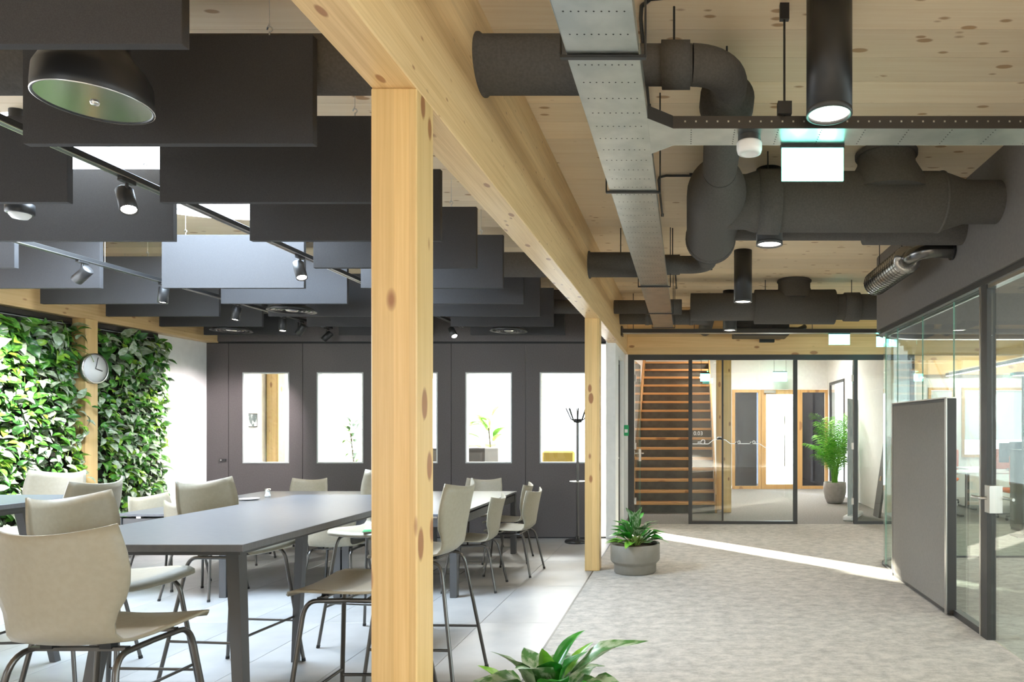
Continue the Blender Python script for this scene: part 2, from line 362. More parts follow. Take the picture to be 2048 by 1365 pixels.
# ------------------------------------------------------------------ left wall, back folding wall, corridor return wall
struct('wall_left', MB().box(XL-.15, XL, 5.7, 14.2, 0, ZC).box(XL-.15, XL, -4.2, 2.2, 0, ZC).box(XL-.15, XL, 2.2, 5.7, 0, .9).box(XL-.15, XL, 2.2, 5.7, 3.0, ZC), M['white'], 'white left wall behind the plants', 'wall')
wb = tag(empty('wall_back', (0, YF, 0)), 'dark brown folding partition with five window panels', 'wall', kind='structure')
def lx(px): return (px-1371)/148.7
MB().box(XL, -1.07, -.02, .1, 2.645, ZC).build('bulkhead', M['panel'], wb)
MB().box(XL, -1.07, .0, .1, 2.618, 2.645).build('head_track', M['seam'], wb)
px0 = [457, 605.5, 754, 902.5, 1051]
e = .004
p0 = MB().box(XL, lx(457)-e, 0, .09, .015, 2.618).build('panel', M['panel'], wb)
h = MB().box(lx(440), lx(452.5), -.012, 0, 1.035, 1.065).build('latch', M['black'], p0)
MB().lathe([(0,0),(.011,0),(.011,.006),(0,.006)], 12).build('latch_stud', M['steel'], p0).matrix_local = Matrix.Translation((lx(443.5), -.013, 1.05)) @ Matrix.Rotation(R(90), 4, 'X')
for p in px0:
    xa, xb = lx(p)+e, lx(p+148.5)-e; xc = (xa+xb)/2 + .005; wa, wb_ = xc-.3, xc+.3; z0, z1 = 1.02, 2.22
    q = MB().box(xa, wa, 0, .09, .015, 2.618).box(wb_, xb, 0, .09, .015, 2.618).box(wa, wb_, 0, .09, .015, z0).box(wa, wb_, 0, .09, z1, 2.618).build('panel', M['panel'], wb)
    MB().box(wa-.012, wa+.004, -.005, .095, z0-.012, z1+.012).box(wb_-.004, wb_+.012, -.005, .095, z0-.012, z1+.012).box(wa+.004, wb_-.004, -.005, .095, z0-.012, z0+.004).box(wa+.004, wb_-.004, -.005, .095, z1-.004, z1+.012).build('window_frame', M['reveal'], q)
    MB().box(wa+.004, wb_-.004, .02, .026, z0+.004, z1-.004).build('pane', M['glass'], q)
MB().box(XL, -1.07, .0, .09, 0, .013).build('bottom_seal', M['seam'], wb)
struct('wall_corridor', MB().box(-1.07, -.94, YF, 9.58, 0, ZC).box(-1.07, -.94, 10.40, YG+.1, 0, ZC).box(-1.07, -.94, 9.58, 10.40, 2.5, ZC), M['white'], 'narrow white wall return behind the slim column', 'wall')
d0 = tag(empty('door_1', (-1.02, 0, 0)), 'dark framed glazed door recessed in the white corridor wall', 'door', kind='structure')
MB().box(-.02,.02,9.582,9.63,.005,2.5).box(-.02,.02,10.35,10.398,.005,2.5).box(-.02,.02,9.63,10.35,2.44,2.5).box(-.02,.02,9.63,10.35,.005,.06).build('door_frame', M['frame'], d0)
MB().box(-.004,.004,9.63,10.35,.06,2.44).build('pane', M['glass'], d0)
MB().tube([(.02, 9.66, 1.05), (.06, 9.66, 1.05), (.06, 9.78, 1.05)], .01, 8).build('handle', M['steel'], d0)
# back room behind the folding wall
struct('wall_behind', MB().box(XL, -5.5, 14, 14.15, 0, ZC).box(-1.7, -1, 14, 14.15, 0, ZC).box(-5.5, -1.7, 14, 14.15, 0, .75).box(-5.5, -1.7, 14, 14.15, 2.5, ZC), M['white'], 'bright white far wall of the room behind the folding partition', 'wall')

# ------------------------------------------------------------------ unseen right and rear walls, openings sized for the daylight they admit
struct('wall_right', MB().box(7.5, 7.65, -4.2, 14.6, 0, .2).box(7.5, 7.65, -4.2, 14.6, 3.1, ZC).box(7.5, 7.65, 7.2, 14.6, .2, 3.1), M['white'], 'white sill and lintel of the glazed outer wall on the office side', 'wall')  # unseen; opening placed to bring side daylight onto the ceiling
struct('wall_rear', MB().box(-.6, 7.65, -4.35, -4.2, 0, ZC).box(XL-.15, -.6, -4.35, -4.2, 0, .9).box(XL-.15, -.6, -4.35, -4.2, 2.5, ZC).box(-3.0, -.6, -4.35, -4.2, .9, 2.5).box(XL-.15, -5.2, -4.35, -4.2, .9, 2.5), M['white'], 'white wall behind the viewpoint with a wide window', 'wall')  # unseen; added against stray sun, window sized to limit light from behind

# ------------------------------------------------------------------ glazed partition at the end of the corridor
wf = tag(empty('wall_far', (0, YG, 0)), 'black framed glass partition in front of the stair and lobby', 'glass partition', kind='structure')
def gx(px): return (px-1371)/130.0
xs = [gx(1256), gx(1268), gx(1377), gx(1384.5), gx(1587), gx(1595), gx(1708), gx(1715.5), gx(1822), gx(1829)]
zt0, zt1 = 2.53, 2.61
MB().box(xs[0], xs[9], 0, .07, zt0, zt1).build('top_rail', M['frame'], wf)
for a, b_ in ((0,1),(2,3),(4,5),(6,7),(8,9)): MB().box(xs[a], xs[b_], .002, .068, 0, zt0).build('mullion', M['frame'], wf)
MB().box(gx(1443.5), gx(1447), .015, .055, .05, zt0).build('mullion', M['frame'], wf)
for a, b_ in ((3,4),(7,8)): MB().box(xs[a], xs[b_], .002, .068, 0, .045).build('bottom_rail', M['frame'], wf)
for a, b_ in ((xs[3], gx(1443.5)), (gx(1447), gx(1519)-.002), (gx(1519)+.002, xs[4]), (xs[7], xs[8])):
    MB().box(a, b_, .03, .04, .045, zt0).build('pane', M['glass'], wf)
# printed line drawing of diggers and the room number
g = MB(); zz = 1.5 - (890-854)/130
def zl(py): return 1.5 - (py-854)/130
ln = [(1385,888.5),(1417,888.5),(1427,880.5),(1432,879.5),(1447,879.5),(1451,880.5),(1461,888),(1519,888),(1531,896),(1587,899)]
for a, b_ in zip(ln, ln[1:]): g.bar((gx(a[0]), .029, zl(a[1])), (gx(b_[0]), .029, zl(b_[1])), .012, .002, up=(0,1,0))
def digger(cx, cy, s, flip=1):
    def P(u, v): return (gx(cx + flip*u*s), .029, zl(cy - v*s))
    for a, b_, w in (((-5,1),(5,1),.018),((-4,3.2),(3,3.2),.026),((0,4.2),(3,4.2),.02),((3,4.5),(7,9.5),.014),((7,9.5),(12,8.5),.012),((12,8.5),(13,2.5),.012),((13,2.5),(11,1.2),.02)):
        g.bar(P(*a), P(*b_), w, .002, up=(0,1,0))
digger(1399, 888, .85); digger(1441, 879, .5, -1); digger(1437, 879, .5); digger(1473, 888, .6); digger(1503, 888, .6)
g.build('printed_drawing', M['print'], wf)
fc = bpy.data.curves.new('room_number', 'FONT'); fc.body = '0.03'; fc.size = .085; fc.extrude = .001
fo = bpy.data.objects.new('room_number_text', fc); COL.objects.link(fo)
bpy.context.view_layer.update()
fm = bpy.data.meshes.new_from_object(fo.evaluated_get(bpy.context.evaluated_depsgraph_get())); bpy.data.objects.remove(fo)
fm.materials.clear(); fm.materials.append(M['print'])
t_ = link('lettering', fm, wf, (gx(1387), .028, zl(871)), (R(90), 0, 0))
def glass_door(name, label, hx, ang, w, hand):
    """frameless door; hinge at hx, ang = opening angle from the wall plane into the lobby"""
    d = tag(empty(name, (hx, YG+.035, 0), ang), label, 'glass door', kind='structure')
    MB().box(0, w, -.005, .005, .01, zt0-.01).build('pane', M['glass'], d)
    MB().box(w, w+.004, -.005, .005, .01, zt0-.01).build('edge', M['glassedge'], d)
    for z in (2.2, 1.15, .3): MB().box(-.01, .06, -.02, .02, z, z+.1).build('hinge', M['steel'], d)
    hd = MB().box(w-.09, w-.03, -.022, .022, .93, 1.13).build('lock_case', M['steel'], d)
    MB().tube([(w-.06,-.022,1.06),(w-.06,-.06,1.06),(w-.19,-.06,1.06)], .011, 8).tube([(w-.06,.022,1.06),(w-.06,.06,1.06),(w-.19,.06,1.06)], .011, 8).build('lever', M['steel'], hd)
    return d
glass_door('door_2', 'open glass door hinged beside the green emergency button', xs[1]+.01, R(88), .82, 1)
glass_door('door_3', 'open glass door edge-on beside the tall palm', xs[6]-.01, R(76), .84, -1)

# ------------------------------------------------------------------ lobby behind the partition
YLB = 16.5
lobx = 3.43
def bx(px): return (px-1371)/82.7
def bz(py): return 1.5-(py-854)/82.7
struct('wall_lobby', MB().box(-1.0, bx(1463), YLB, YLB+.15, 0, ZC).box(bx(1463), lobx+.1, YLB, YLB+.15, bz(779), ZC).box(bx(1656), lobx+.1, YLB, YLB+.15, 0, bz(779)), M['white'], 'white end wall of the lobby around the wooden entrance', 'wall')
struct('wall_lobby_right', MB().box(lobx, lobx+.12, YG+.07, 14.7, 0, ZC).box(lobx, lobx+.12, 16.2, YLB, 0, ZC).box(lobx, lobx+.12, 14.7, 16.2, 2.54, ZC).box(lobx, lobx+.12, 14.7, 16.2, 0, .05), M['white'], 'white side wall of the lobby behind the palm', 'wall')
w2 = tag(empty('window_2', (lobx, 0, 0)), 'dark framed glazing in the white lobby side wall', 'window', kind='structure')
MB().box(-.02, .03, 14.7, 14.76, .05, 2.54).box(-.02, .03, 16.14, 16.2, .05, 2.54).box(-.02, .03, 14.76, 16.14, 2.48, 2.54).build('window_frame', M['frame'], w2)
MB().box(0, .008, 14.76, 16.14, .05, 2.48).build('pane', M['glass'], w2)
en = tag(empty('door_4', (0, YLB, 0)), 'oak framed entrance with white glowing glass door and two dark side lights', 'entrance door', kind='structure')
def fr(x0, x1, z0, z1, w, y0, y1, m, par, name='door_frame'):
    return MB().box(x0, x0+w, y0, y1, z0, z1).box(x1-w, x1, y0, y1, z0, z1).box(x0+w, x1-w, y0, y1, z1-w, z1).box(x0+w, x1-w, y0, y1, z0, z0+w).build(name, m, par)
f1 = fr(bx(1464), bx(1522), 0, bz(780), .07, -.06, .06, M['oak'], en, 'side_frame'); MB().box(bx(1464)+.07, bx(1522)-.07, .0, .01, .07, bz(780)-.07).build('pane', M['glassdark'], f1)
f2 = fr(bx(1598), bx(1655), 0, bz(780), .07, -.06, .06, M['oak'], en, 'side_frame'); MB().box(bx(1598)+.07, bx(1655)-.07, .0, .01, .07, bz(780)-.07).build('pane', M['glassdark'], f2)
f3 = fr(bx(1522)+.005, bx(1598)-.005, .0, bz(780), .11, -.07, .06, M['oak'], en, 'door_leaf'); MB().box(bx(1522)+.11, bx(1598)-.11, .0, .01, .11, bz(780)-.11).build('pane', M['glass'], f3)
MB().tube([(bx(1568),-.03,.55),(bx(1568),-.1,.55),(bx(1568),-.1,1.75),(bx(1568),-.03,1.75)], .014, 8).build('pull_bar', M['steel'], f3)
MB().box(bx(1527), bx(1550), -.14, -.07, bz(780)-.09, bz(780)-.02).build('door_closer', M['steel'], f3)
# dark vestibule screens outside the side lights
for xa, xb in ((1450, 1521), (1599, 1668)):
    tag(MB().box(bx(xa), bx(xb), YLB+.9, YLB+.95, 0, 2.8).build('porch_screen', M['bulk']), 'dark porch screen behind the %s side light of the oak entrance' % ('left' if xa < 1500 else 'right'), 'screen', 'porch screens')
# staircase
st = thing('staircase', 'straight staircase with orange wooden treads and dark steel risers', 'staircase', (0, 11.88, 0))
rise, goi = .1845, .222
tr_me = MB().box(-.905, .51, -.025, goi+.01, -.045, 0, .004).mesh('tread', M['tread'])
ri_me = MB().box(-.90, .505, .012, .018, -rise, -.045).mesh('riser', M['riser'])
for k in range(16):
    z = rise*(k+1); y = goi*k
    link('tread', tr_me, st, (0, y, z)); link('riser', ri_me, st, (0, y, z))
for x, mm in ((-.93, M['oak']), (.515, M['oak'])):
    MB().add([(x+dx, -.02 if k in (0,) else y, z) for dx in (0,.03) for k, (y, z) in enumerate(((-.02,0),(.3,0),(goi*16+.1,rise*16-.15),(goi*16+.1,rise*16+.25),(-.02,.32)))],
             [(0,1,2,3,4),(9,8,7,6,5)] + [(i,(i+1)%5+0,(i+1)%5+5,i+5) for i in range(5)]).build('stringer', mm, st)
struct('wall_stair', MB().box(-1.07, -.95, 10.6, 16.5, 0, ZC), M['white'], 'white wall beside the staircase', 'wall')
MB().tube([(-.87, 0, .95), (-.87, goi*16, rise*16+.95)], .02, 8).build('handrail', M['tread'], st)
for k in (1, 8, 15): MB().tube([(-.945, goi*k+.02, rise*k+.9), (-.87, goi*k+.02, rise*k+.9), (-.87, goi*k+.02, rise*k+.945)], .008, 6).build('handrail_bracket', M['black'], st)
tag(MB().box(-.08, .08, -.08, .08, 0, ZC, .004).build('timber_column', M['glulam_z']), 'spruce post beside the foot of the staircase behind glass', 'column', kind='structure').location = (.72, 12.0, 0)
tag(MB().box(-.05, .05, -.05, .05, 0, ZC, .004).build('timber_column', M['glulam_z']), 'thin spruce post at the right stair stringer', 'column', kind='structure').location = (.605, 12.35, 0)

# ------------------------------------------------------------------ glass pod on the right
pod = tag(empty('wall_pod', (0, 0, 0)), 'round-cornered glass meeting room under a dark bulkhead', 'glass room', kind='structure')
def pod_path(X, R_, Yfar, y0, x1, n=14):
    p = [(X, y0)] + [(X + R_ - R_*math.cos(R(90)*i/n), Yfar - R_ + R_*math.sin(R(90)*i/n)) for i in range(n+1)] + [(x1, Yfar)]
    return p
def wall_strip(path, th, z0, z1):
    g = MB(); n = len(path); inn = []
    for i, p in enumerate(path):
        a = Vector(path[max(i-1,0)]); b_ = Vector(path[min(i+1,n-1)]); d = (b_-a).normalized(); nrm = Vector((d.y, -d.x))
        inn.append((p[0]+nrm.x*th, p[1]+nrm.y*th))
    v = []
    for p, q in zip(path, inn): v += [(p[0],p[1],z0),(q[0],q[1],z0),(q[0],q[1],z1),(p[0],p[1],z1)]
    f = []
    for i in range(n-1):
        a, b_ = i*4, (i+1)*4
        for k in range(4): f.append((a+k, a+(k+1)%4, b_+(k+1)%4, b_+k))
    f += [(3,2,1,0), tuple((n-1)*4+k for k in range(4))]
    return g.add(v, f, False)
o = wall_strip(pod_path(2.08, .55, 7.90, 1.0, 6.2, 20), .14, 2.545, ZC).build('bulkhead', M['bulk'], pod)
wall_strip(pod_path(2.10, .54, 7.885, 1.0, 6.2, 20), .10, 2.50, 2.545).build('head_channel', M['frame'], pod)
wall_strip(pod_path(2.20, .46, 7.80, 1.0, 6.2, 20), .02, 2.488, 2.50).build('ceiling_trim', M['steel'], pod)
seams = [4.905, 5.47, 6.19, 6.92, 7.33]
for a, b_ in zip(seams, seams[1:]):
    MB().box(2.145, 2.157, a+.003, b_-.003, .02, 2.50).build('pane', M['glasspod'], pod)
    MB().box(2.146, 2.156, b_-.003, b_+.003, .02, 2.50).build('pane_joint', M['glassedge'], pod)
for k in range(3):
    pts = [(2.145 + .5 - .5*math.cos(R(a)), 7.33 + .5*math.sin(R(a))) for a in [30*k + 30*i/5 for i in range(6)]]
    wall_strip(pts, .012, .02, 2.50).build('pane', M['glasspod'], pod)
for k in range(4):
    xa = 2.65 + .86*k; MB().box(xa, xa+.855, 7.818, 7.83, .02, 2.50).build('pane', M['glasspod'], pod)
wall_strip(pod_path(2.13, .515, 7.845, 4.9, 6.2, 14), .04, .0, .02).build('floor_channel', M['frame'], pod)
MB().box(2.12, 2.18, 4.90, 5.40, .0, .05).build('bottom_rail', M['frame'], pod)
dr = tag(empty('door_5', (2.15, 4.85, 0)), 'glass pod door with dark post and steel lever handle', 'glass door', kind='structure')
MB().box(-.035, .03, -.06, .06, 0, 2.545).build('post', M['frame'], dr)
MB().box(-.04, -.035, .03, .055, 0, 2.53).build('post_trim', M['steel'], dr)
MB().box(-.006, .006, -1.0, -.065, .012, 2.47).build('pane', M['glasspod'], dr)
MB().box(-.03, .03, -3.8, -.06, 2.47, 2.545).build('head_frame', M['steel'], dr)
MB().box(-.006, .006, -3.8, -1.006, .012, 2.47).build('pane', M['glasspod'], dr)
lk = MB().box(-.045, .045, -.125, -.045, .90, 1.09).build('lock_case', M['steel'], dr)
MB().tube([(-.045,-.07,1.0),(-.085,-.07,1.0),(-.09,-.055,1.0),(-.09,.06,1.0)], .011, 8).tube([(.045,-.07,1.0),(.085,-.07,1.0),(.085,-.2,1.0)], .011, 8).build('lever', M['steel'], lk)
ap = thing('acoustic_board', 'tall grey fabric acoustic board standing against the glass pod', 'acoustic board', (2.07, 0, 0))
MB().box(.0, .075, 5.40, 6.82, .015, 1.725, .004).build('core', M['frame'], ap)
MB().box(-.006, .0, 5.43, 6.80, .045, 1.70, .002).build('fabric_face', M['acoustic'], ap)
MB().box(-.01, .0, 5.40, 5.43, .015, 1.73).box(-.01, .0, 6.80, 6.82, .015, 1.73).box(-.01, .076, 5.40, 6.82, 1.725, 1.735).build('edge_profile', M['steel'], ap)
# ------------------------------------------------------------------ acoustic baffles
bser = [(-2.74, 'beside the long beam'), (-4.42, 'in the middle row'), (-6.14, 'in the row along the plant wall')]
board_me = MB().box(0, 1.2, -.0175, .0165, 0, .45, .0015).mesh('board', M['baffle'])
wire_me = MB().tube([(0,0,.505),(0,0,ZC-2.671)], .0015, 5).mesh('wire', M['steel'])
hook_me = MB().tube([(0,0,.45),(0,0,.472)] + [(.011*math.sin(R(a)), 0, .483-.011*math.cos(R(a))) for a in range(0, 300, 40)] + [(0,0,.505)], .003, 6).mesh('hook', M['steel'])
for s, (x0, where) in enumerate(bser):
    n = 0
    ks = [k for k in range(10) if not (s == 1 and (k in (0, 1, 4))) and not (s == 2 and k < 4)]
    for k in ks:
        b = thing('acoustic_baffle', 'dark felt baffle %s, %s from the front' % (where, ORD[n]), 'baffle', (x0, 2.087 + .7345*k + .0175, 2.671), 0, 'acoustic ceiling baffles'); n += 1
        link('board', board_me, b)
        for xx in (.19, 1.01):
            link('wire', wire_me, b, (xx, 0, 0)); link('hook', hook_me, b, (xx, 0, 0))

# ------------------------------------------------------------------ ventilation ducts
def tubeX(y, z, pts, n=32):
    return MB().tube([(x, y, z) for x, r in pts], [r for x, r in pts], n)
def tubeY(x, z, pts, n=32):
    return MB().tube([(x, y, z) for y, r in pts], [r for y, r in pts], n)
ZD = 3.0
du = thing('ventilation_duct', 'large black insulated duct with bends and a thick branch into the pod', 'duct', (0, 0, ZD))
D = M['duct']
YN, ZN = 2.985, .082
tubeX(YN, ZN, [(-6.2,.121),(-.34,.121),(-.32,.084)]).build('pipe', D, du)
tubeX(YN, ZN, [(-.893,.130),(-.885,.130),(-.875,.122)]).build('flange', D, du)
tubeX(YN, ZN, [(-.32,.084),(.03,.084)]).build('pipe', D, du)
tubeX(YN, ZN, [(-.105,.084),(-.104,.098),(.02,.098),(.021,.084)]).build('sleeve', D, du)
MB().tube(arc((.03,YN+.17,ZN), .17, -90, 0, 10), .085, 32).build('elbow', D, du)
MB().tube([(.2,YN+.17,ZN),(.2,3.25,ZN-.005),(.2,3.26,ZN-.006),(.2,3.35,ZN-.013),(.2,3.38,ZN-.015),(.2,3.39,ZN-.016)], [.085,.086,.130,.133,.117,.104], 32).build('collar', D, du)
MB().tube([(.2,3.35,ZN-.014),(.2,4.06,.0)], [.104,.1], 32).build('pipe', D, du)
tubeY(.2, 0, [(4.0,.1),(4.04,.102),(4.10,.125),(4.18,.155),(4.27,.178),(4.36,.19),(4.45,.192),(5.42,.19)]).build('tee_body', D, du)
tubeY(.2, 0, [(5.40,.19),(5.405,.2),(5.45,.2),(5.455,.187),(5.60,.165),(5.75,.12),(5.92,.09),(6.14,.082)]).build('reducer', D, du)
tubeY(.2, 0, [(5.452,.201),(5.462,.201)]).build('clamp_ring', M['seam'], du)
MB().tube(arc((.03,6.15,0), .17, 0, 90, 10), .081, 32).build('elbow', D, du)
tubeX(6.32, 0, [(.03,.081),(-.05,.081),(-.055,.092),(-.28,.092),(-.30,.114),(-2.0,.114)]).build('pipe', D, du)
tubeX(6.32, 0, [(-.893,.126),(-.885,.126),(-.875,.115)]).build('flange', D, du)
tubeX(4.56, 0, [(.2,.175),(.40,.178),(.46,.196),(1.66,.197),(1.70,.193),(1.75,.178),(1.86,.142),(2.1,.141)]).build('branch', D, du)
tubeX(4.56, 0, [(.48,.196),(.482,.209),(.625,.211),(.627,.196)]).build('sleeve', D, du)
tubeX(4.56, 0, [(1.68,.19),(1.685,.2),(1.70,.2),(1.705,.19)]).build('joint_ring', D, du)
MB().tube([(1.34,4.56,.05),(1.34,4.56,.13),(1.34,4.56,.2),(1.34,4.56,.25),(1.34,4.56,ZC-ZD)], [.275,.255,.215,.187,.187], 32).build('roof_branch', D, du)
MB().tube([(1.34,4.56,.300),(1.34,4.56,.328)], .203, 32).build('flange', D, du)
tubeX(5.14, -.01, [(.3,.085),(1.34,.085),(1.345,.118),(2.1,.12)]).build('side_pipe', D, du)
for x, y_, dz in ((-.05,2.988,.16), (.20,3.3,.18), (.20,4.0,.1), (-.6,6.32,.11), (.55,4.56,.2), (-.12,6.32,.09)):
    MB().tube([(x,y_,dz),(x,y_,ZC-ZD)], .005, 6).build('hanger_rod', M['black'], du)
du2 = thing('ventilation_duct', 'far black insulated duct run in front of the spruce cross beam', 'duct', (0, 8.55, ZD))
tubeX(0, 0, [(-6.2,.085),(-.5,.085),(-.49,.096),(-.05,.096),(-.045,.085),(-.10,.085)]).build('pipe', D, du2)
tubeX(0, 0, [(-.15,.085),(-.15,.083),(-.14,.113),(.06,.113)]).build('sleeve', D, du2)
tubeX(0, 0, [(.06,.10),(.065,.170),(.86,.172)]).build('pipe', D, du2)
tubeX(0, 0, [(.86,.17),(.865,.213),(1.86,.217),(1.865,.16)]).build('tee_body', D, du2)
tubeX(0, 0, [(1.86,.16),(5.2,.163)]).build('pipe', D, du2)
tubeX(0, 0, [(1.98,.163),(1.985,.178),(2.17,.18),(2.175,.163)]).build('sleeve', D, du2)
MB().tube([(1.36,0,.1),(1.36,0,.22),(1.36,0,.23),(1.36,0,ZC-ZD)], [.235,.205,.2,.2], 28).build('roof_branch', D, du2)
MB().tube([(1.36,0,.31),(1.36,0,.328)], .215, 28).build('flange', D, du2)
for x in (-.35, 1.0, 2.08): MB().tube([(x,0,.09),(x,0,ZC-ZD)], .005, 6).build('hanger_rod', M['black'], du2)
du3 = thing('ventilation_duct', 'slim black duct ending in a bend under the far duct', 'duct', (0, 9.3, ZD-.01))
MB().tube([(-6,0,0),(-.55,0,0),(-.54,0,0),(.15,0,0)] + arc((.15,.15,0), .15, -90, 0, 8) + [(.3,1.15,0)], [.095,.095,.1,.1]+[.1]*10, 28).build('pipe', D, du3)
for x in (-.55, .05): tubeX(0, 0, [(x,.1),(x+.002,.106),(x+.05,.106),(x+.052,.1)]).build('sleeve', D, du3)
# shiny silencer by the pod bulkhead
si = thing('duct_silencer', 'shiny black ribbed pipe silencer with elbow into the pod bulkhead', 'silencer', (1.79, 5.5, 2.85))
tubeY(0, 0, [(0,.05),(.0,.105),(.02,.112),(.93,.112),(.95,.105),(.95,.02)], 28).build('body', mat('dark_steel_jacket', (.34,.33,.32), .24, 1), si)
g = MB()
for i in range(14): g.tube([(0,.06+i*.065,0),(0,.066+i*.065,0)], .1145, 28)
for a in range(0, 360, 30): g.bar((.1135*math.cos(R(a)),.02,.1135*math.sin(R(a))), (.1135*math.cos(R(a)),.93,.1135*math.sin(R(a))), .004, .003)
g.build('rib_cage', M['blackgloss'], si)
MB().tube([(0,.02,0),(0,-.08,0)] + [(.12-.12*math.cos(R(a)), -.08-.12*math.sin(R(a)), .02*a/90) for a in range(15, 91, 15)] + [(.29,-.2,.02)], .06, 20).build('elbow', M['silverblack'], si)
MB().tube([(.27,-.2,.02),(.285,-.2,.02)], .075, 20).build('flange', M['blackgloss'], si)
for yy in (.15, .8): MB().tube([(0,yy,.11),(0,yy,ZC-2.85)], .004, 6).build('hanger_rod', M['black'], si)

# ------------------------------------------------------------------ galvanised cable trays
ZT = 2.80
tr = thing('cable_tray', 'galvanised closed cable tray running away under the ducts', 'cable tray', (-.288, 0, ZT))
cuts = [.8, 3.13 - .745, 3.13-.745+.0]
ysec = [1.2, 2.385, 4.49-.7+.0, 5.6, 7.15, 8.92]
ysec = [1.2, 2.385, 3.76, 6.3, 7.8, 8.93]
for i, (a, b_) in enumerate(zip(ysec, ysec[1:])):
    d = .0 if i % 2 == 0 else .003
    s_ = MB().box(-.123-d, .123+d, a+.002, b_-.002, -d, .0015).build('base_sheet', M['galv'], tr)
    MB().box(-.125-d, -.1235-d, a, b_, -.002, .055).box(.1235+d, .125+d, a, b_, -.002, .055).build('side_flange', M['galv'], s_)
    g = MB(); yy = a + .06
    while yy < b_ - .03 and yy < 6.5:
        for k in range(9): g.lathe([(.0,-.0006),(.0032,-.0006),(.0032,.0008)], 6, (-.095 + k*.024, yy, -d), False)
        yy += .125
    if g.v: tag(g.build('perforations', M['seam'], s_), kind='stuff')
MB().box(-.12, .12, 1.2, 8.93, .045, .05).build('lid', M['galvdark'], tr)
for yy in (2.385, 3.76, 6.3, 7.8, 8.93):
    MB().box(-.15, .15, yy-.006, yy+.012, -.012, -.002).build('hanger_bar', M['black'], tr)
    for x in (-.148, .148): MB().tube([(x,yy,-.01),(x,yy,ZC-ZT)], .004, 6).build('hanger_rod', M['black'], tr)
def cross_tray(label, y0, y1, xa, xb, splay, rows):
    c = thing('cable_tray', label, 'cable tray', (0, y0, ZT))
    w = y1 - y0
    MB().box(xa, xb, 0, w, -.0015, .0015).build('base_sheet', M['galv'], c)
    f = MB().box(xa, xb, -.002, 0, -.002, .052).build('side_flange', M['galvdark'], c)
    MB().box(xa, xb, w, w+.002, -.002, .055).build('side_flange', M['galv'], c)
    if splay:
        MB().add([(xa,0,-.001),(xa,w,-.001),(splay,w+.10,-.001),(splay,-.10,-.001)], [(0,1,2,3)]).add([(xa,0,.0005),(xa,w,.0005),(splay,w+.10,.0005),(splay,-.10,.0005)], [(3,2,1,0)]).build('splayed_sheet', M['galv'], c)
        MB().bar((xa,-.001,.026),(splay,-.101,.026), .002, .055).build('side_flange', M['galvdark'], c)
        MB().bar((xa,w+.001,.026),(splay,w+.101,.026), .002, .055).build('side_flange', M['galv'], c)
    g = MB(); x = xa + .05
    while x < min(xb, 3) - .02:
        g.bar((x,-.0028,.028),(x+.007,-.0028,.028), .002, .007); x += .047
    if rows: tag(g.build('slots', M['galv'], f), kind='stuff')
    g = MB(); x = xa + .08
    while x < min(xb, 3) and rows:
        for k in range(7): g.lathe([(0,-.0024),(.003,-.0024),(.003,0)], 6, (x, .015+k*.024, 0), False)
        x += .19
    if g.v: tag(g.build('perforations', M['seam'], c), kind='stuff')
    return c
ct = cross_tray('near galvanised cross tray carrying the large exit sign', 2.97, 3.146, -.055, 6.0, -.163, True)
rod = MB().tube([(.43,.0,.05),(.43,.0,ZC-ZT)], .005, 6).build('hanger_rod', M['black'], ct)
MB().box(.40,.46,-.02,.02,.055,.11).build('beam_clamp', M['black'], ct)
MB().box(.41,.45,-.012,.012,ZC-ZT-.07,ZC-ZT).build('rod_anchor', M['black'], ct)
ct2 = cross_tray('far dark cross tray in front of the spruce cross beam', 9.42, 9.56, -.87, 6.0, None, False)
for x in (-.72, .12, 1.75): MB().tube([(x,.0,.05),(x,.0,ZC-ZT)], .005, 6).build('hanger_rod', M['black'], ct2)
MB().box(-.885,-.87,-.02,.16,-.04,.09).build('wall_plate', M['black'], ct2)
# ceiling conduits
for nm, pts in (('bent black conduit beside the near duct bend', [(-.21,3.9,3.325),(-.2,3.05,3.325),(-.19,2.96,3.325),(-.15,2.91,3.325),(-.08,2.9,3.325),(.44,2.88,3.325)]),
                ('bent black conduit leading to the large tee duct', [(-.20,5.9,3.325),(-.20,5.05,3.325),(-.19,4.99,3.325),(-.14,4.96,3.325),(.04,4.96,3.325)]),
                ('black conduit above the far duct run', [(-.12,9.0,3.325),(-.12,8.0,3.325),(-.10,7.94,3.325),(-.02,7.92,3.325),(.3,7.92,3.325)])):
    cdt = thing('conduit', nm, 'conduit'); MB().tube(pts, .009, 8).build('pipe', M['black'], cdt)
    for p in pts[0:1] + pts[-1:]: MB().box(p[0]-.012, p[0]+.012, p[1]-.012, p[1]+.012, 3.32, ZC).build('clip', M['black'], cdt)
# fan coil and small devices under the cross beam
fcu = thing('fan_coil_unit', 'dark ventilation box with grilles above the far cable tray', 'fan coil', (1.05, 10.0, 2.92))
MB().box(-.35,.45,-.15,.3,-.1,.12,.01).build('casing', M['black'], fcu)
for x in (-.33, .2): 
    g = MB()
    for k in range(6): g.box(x, x+.23, -.165, -.15, -.08+k*.03, -.062+k*.03)
    g.build('grille', M['galvdark'], fcu)
for x in (-.3,.4): MB().tube([(x,.1,.12),(x,.1,ZC-2.92)], .005, 6).build('hanger_rod', M['black'], fcu)
MB().tube([(.45,0,.0),(.6,0,.0),(.66,0,.02),(.7,.05,.05)], .04, 16).build('pipe', M['blackgloss'], fcu)
tag(MB().box(1.13, 1.36, YG-.09, YG-.021, 2.79, 2.875, .006).build('speaker_box', M['black']), 'small black box fixed to the spruce cross beam', 'speaker box')

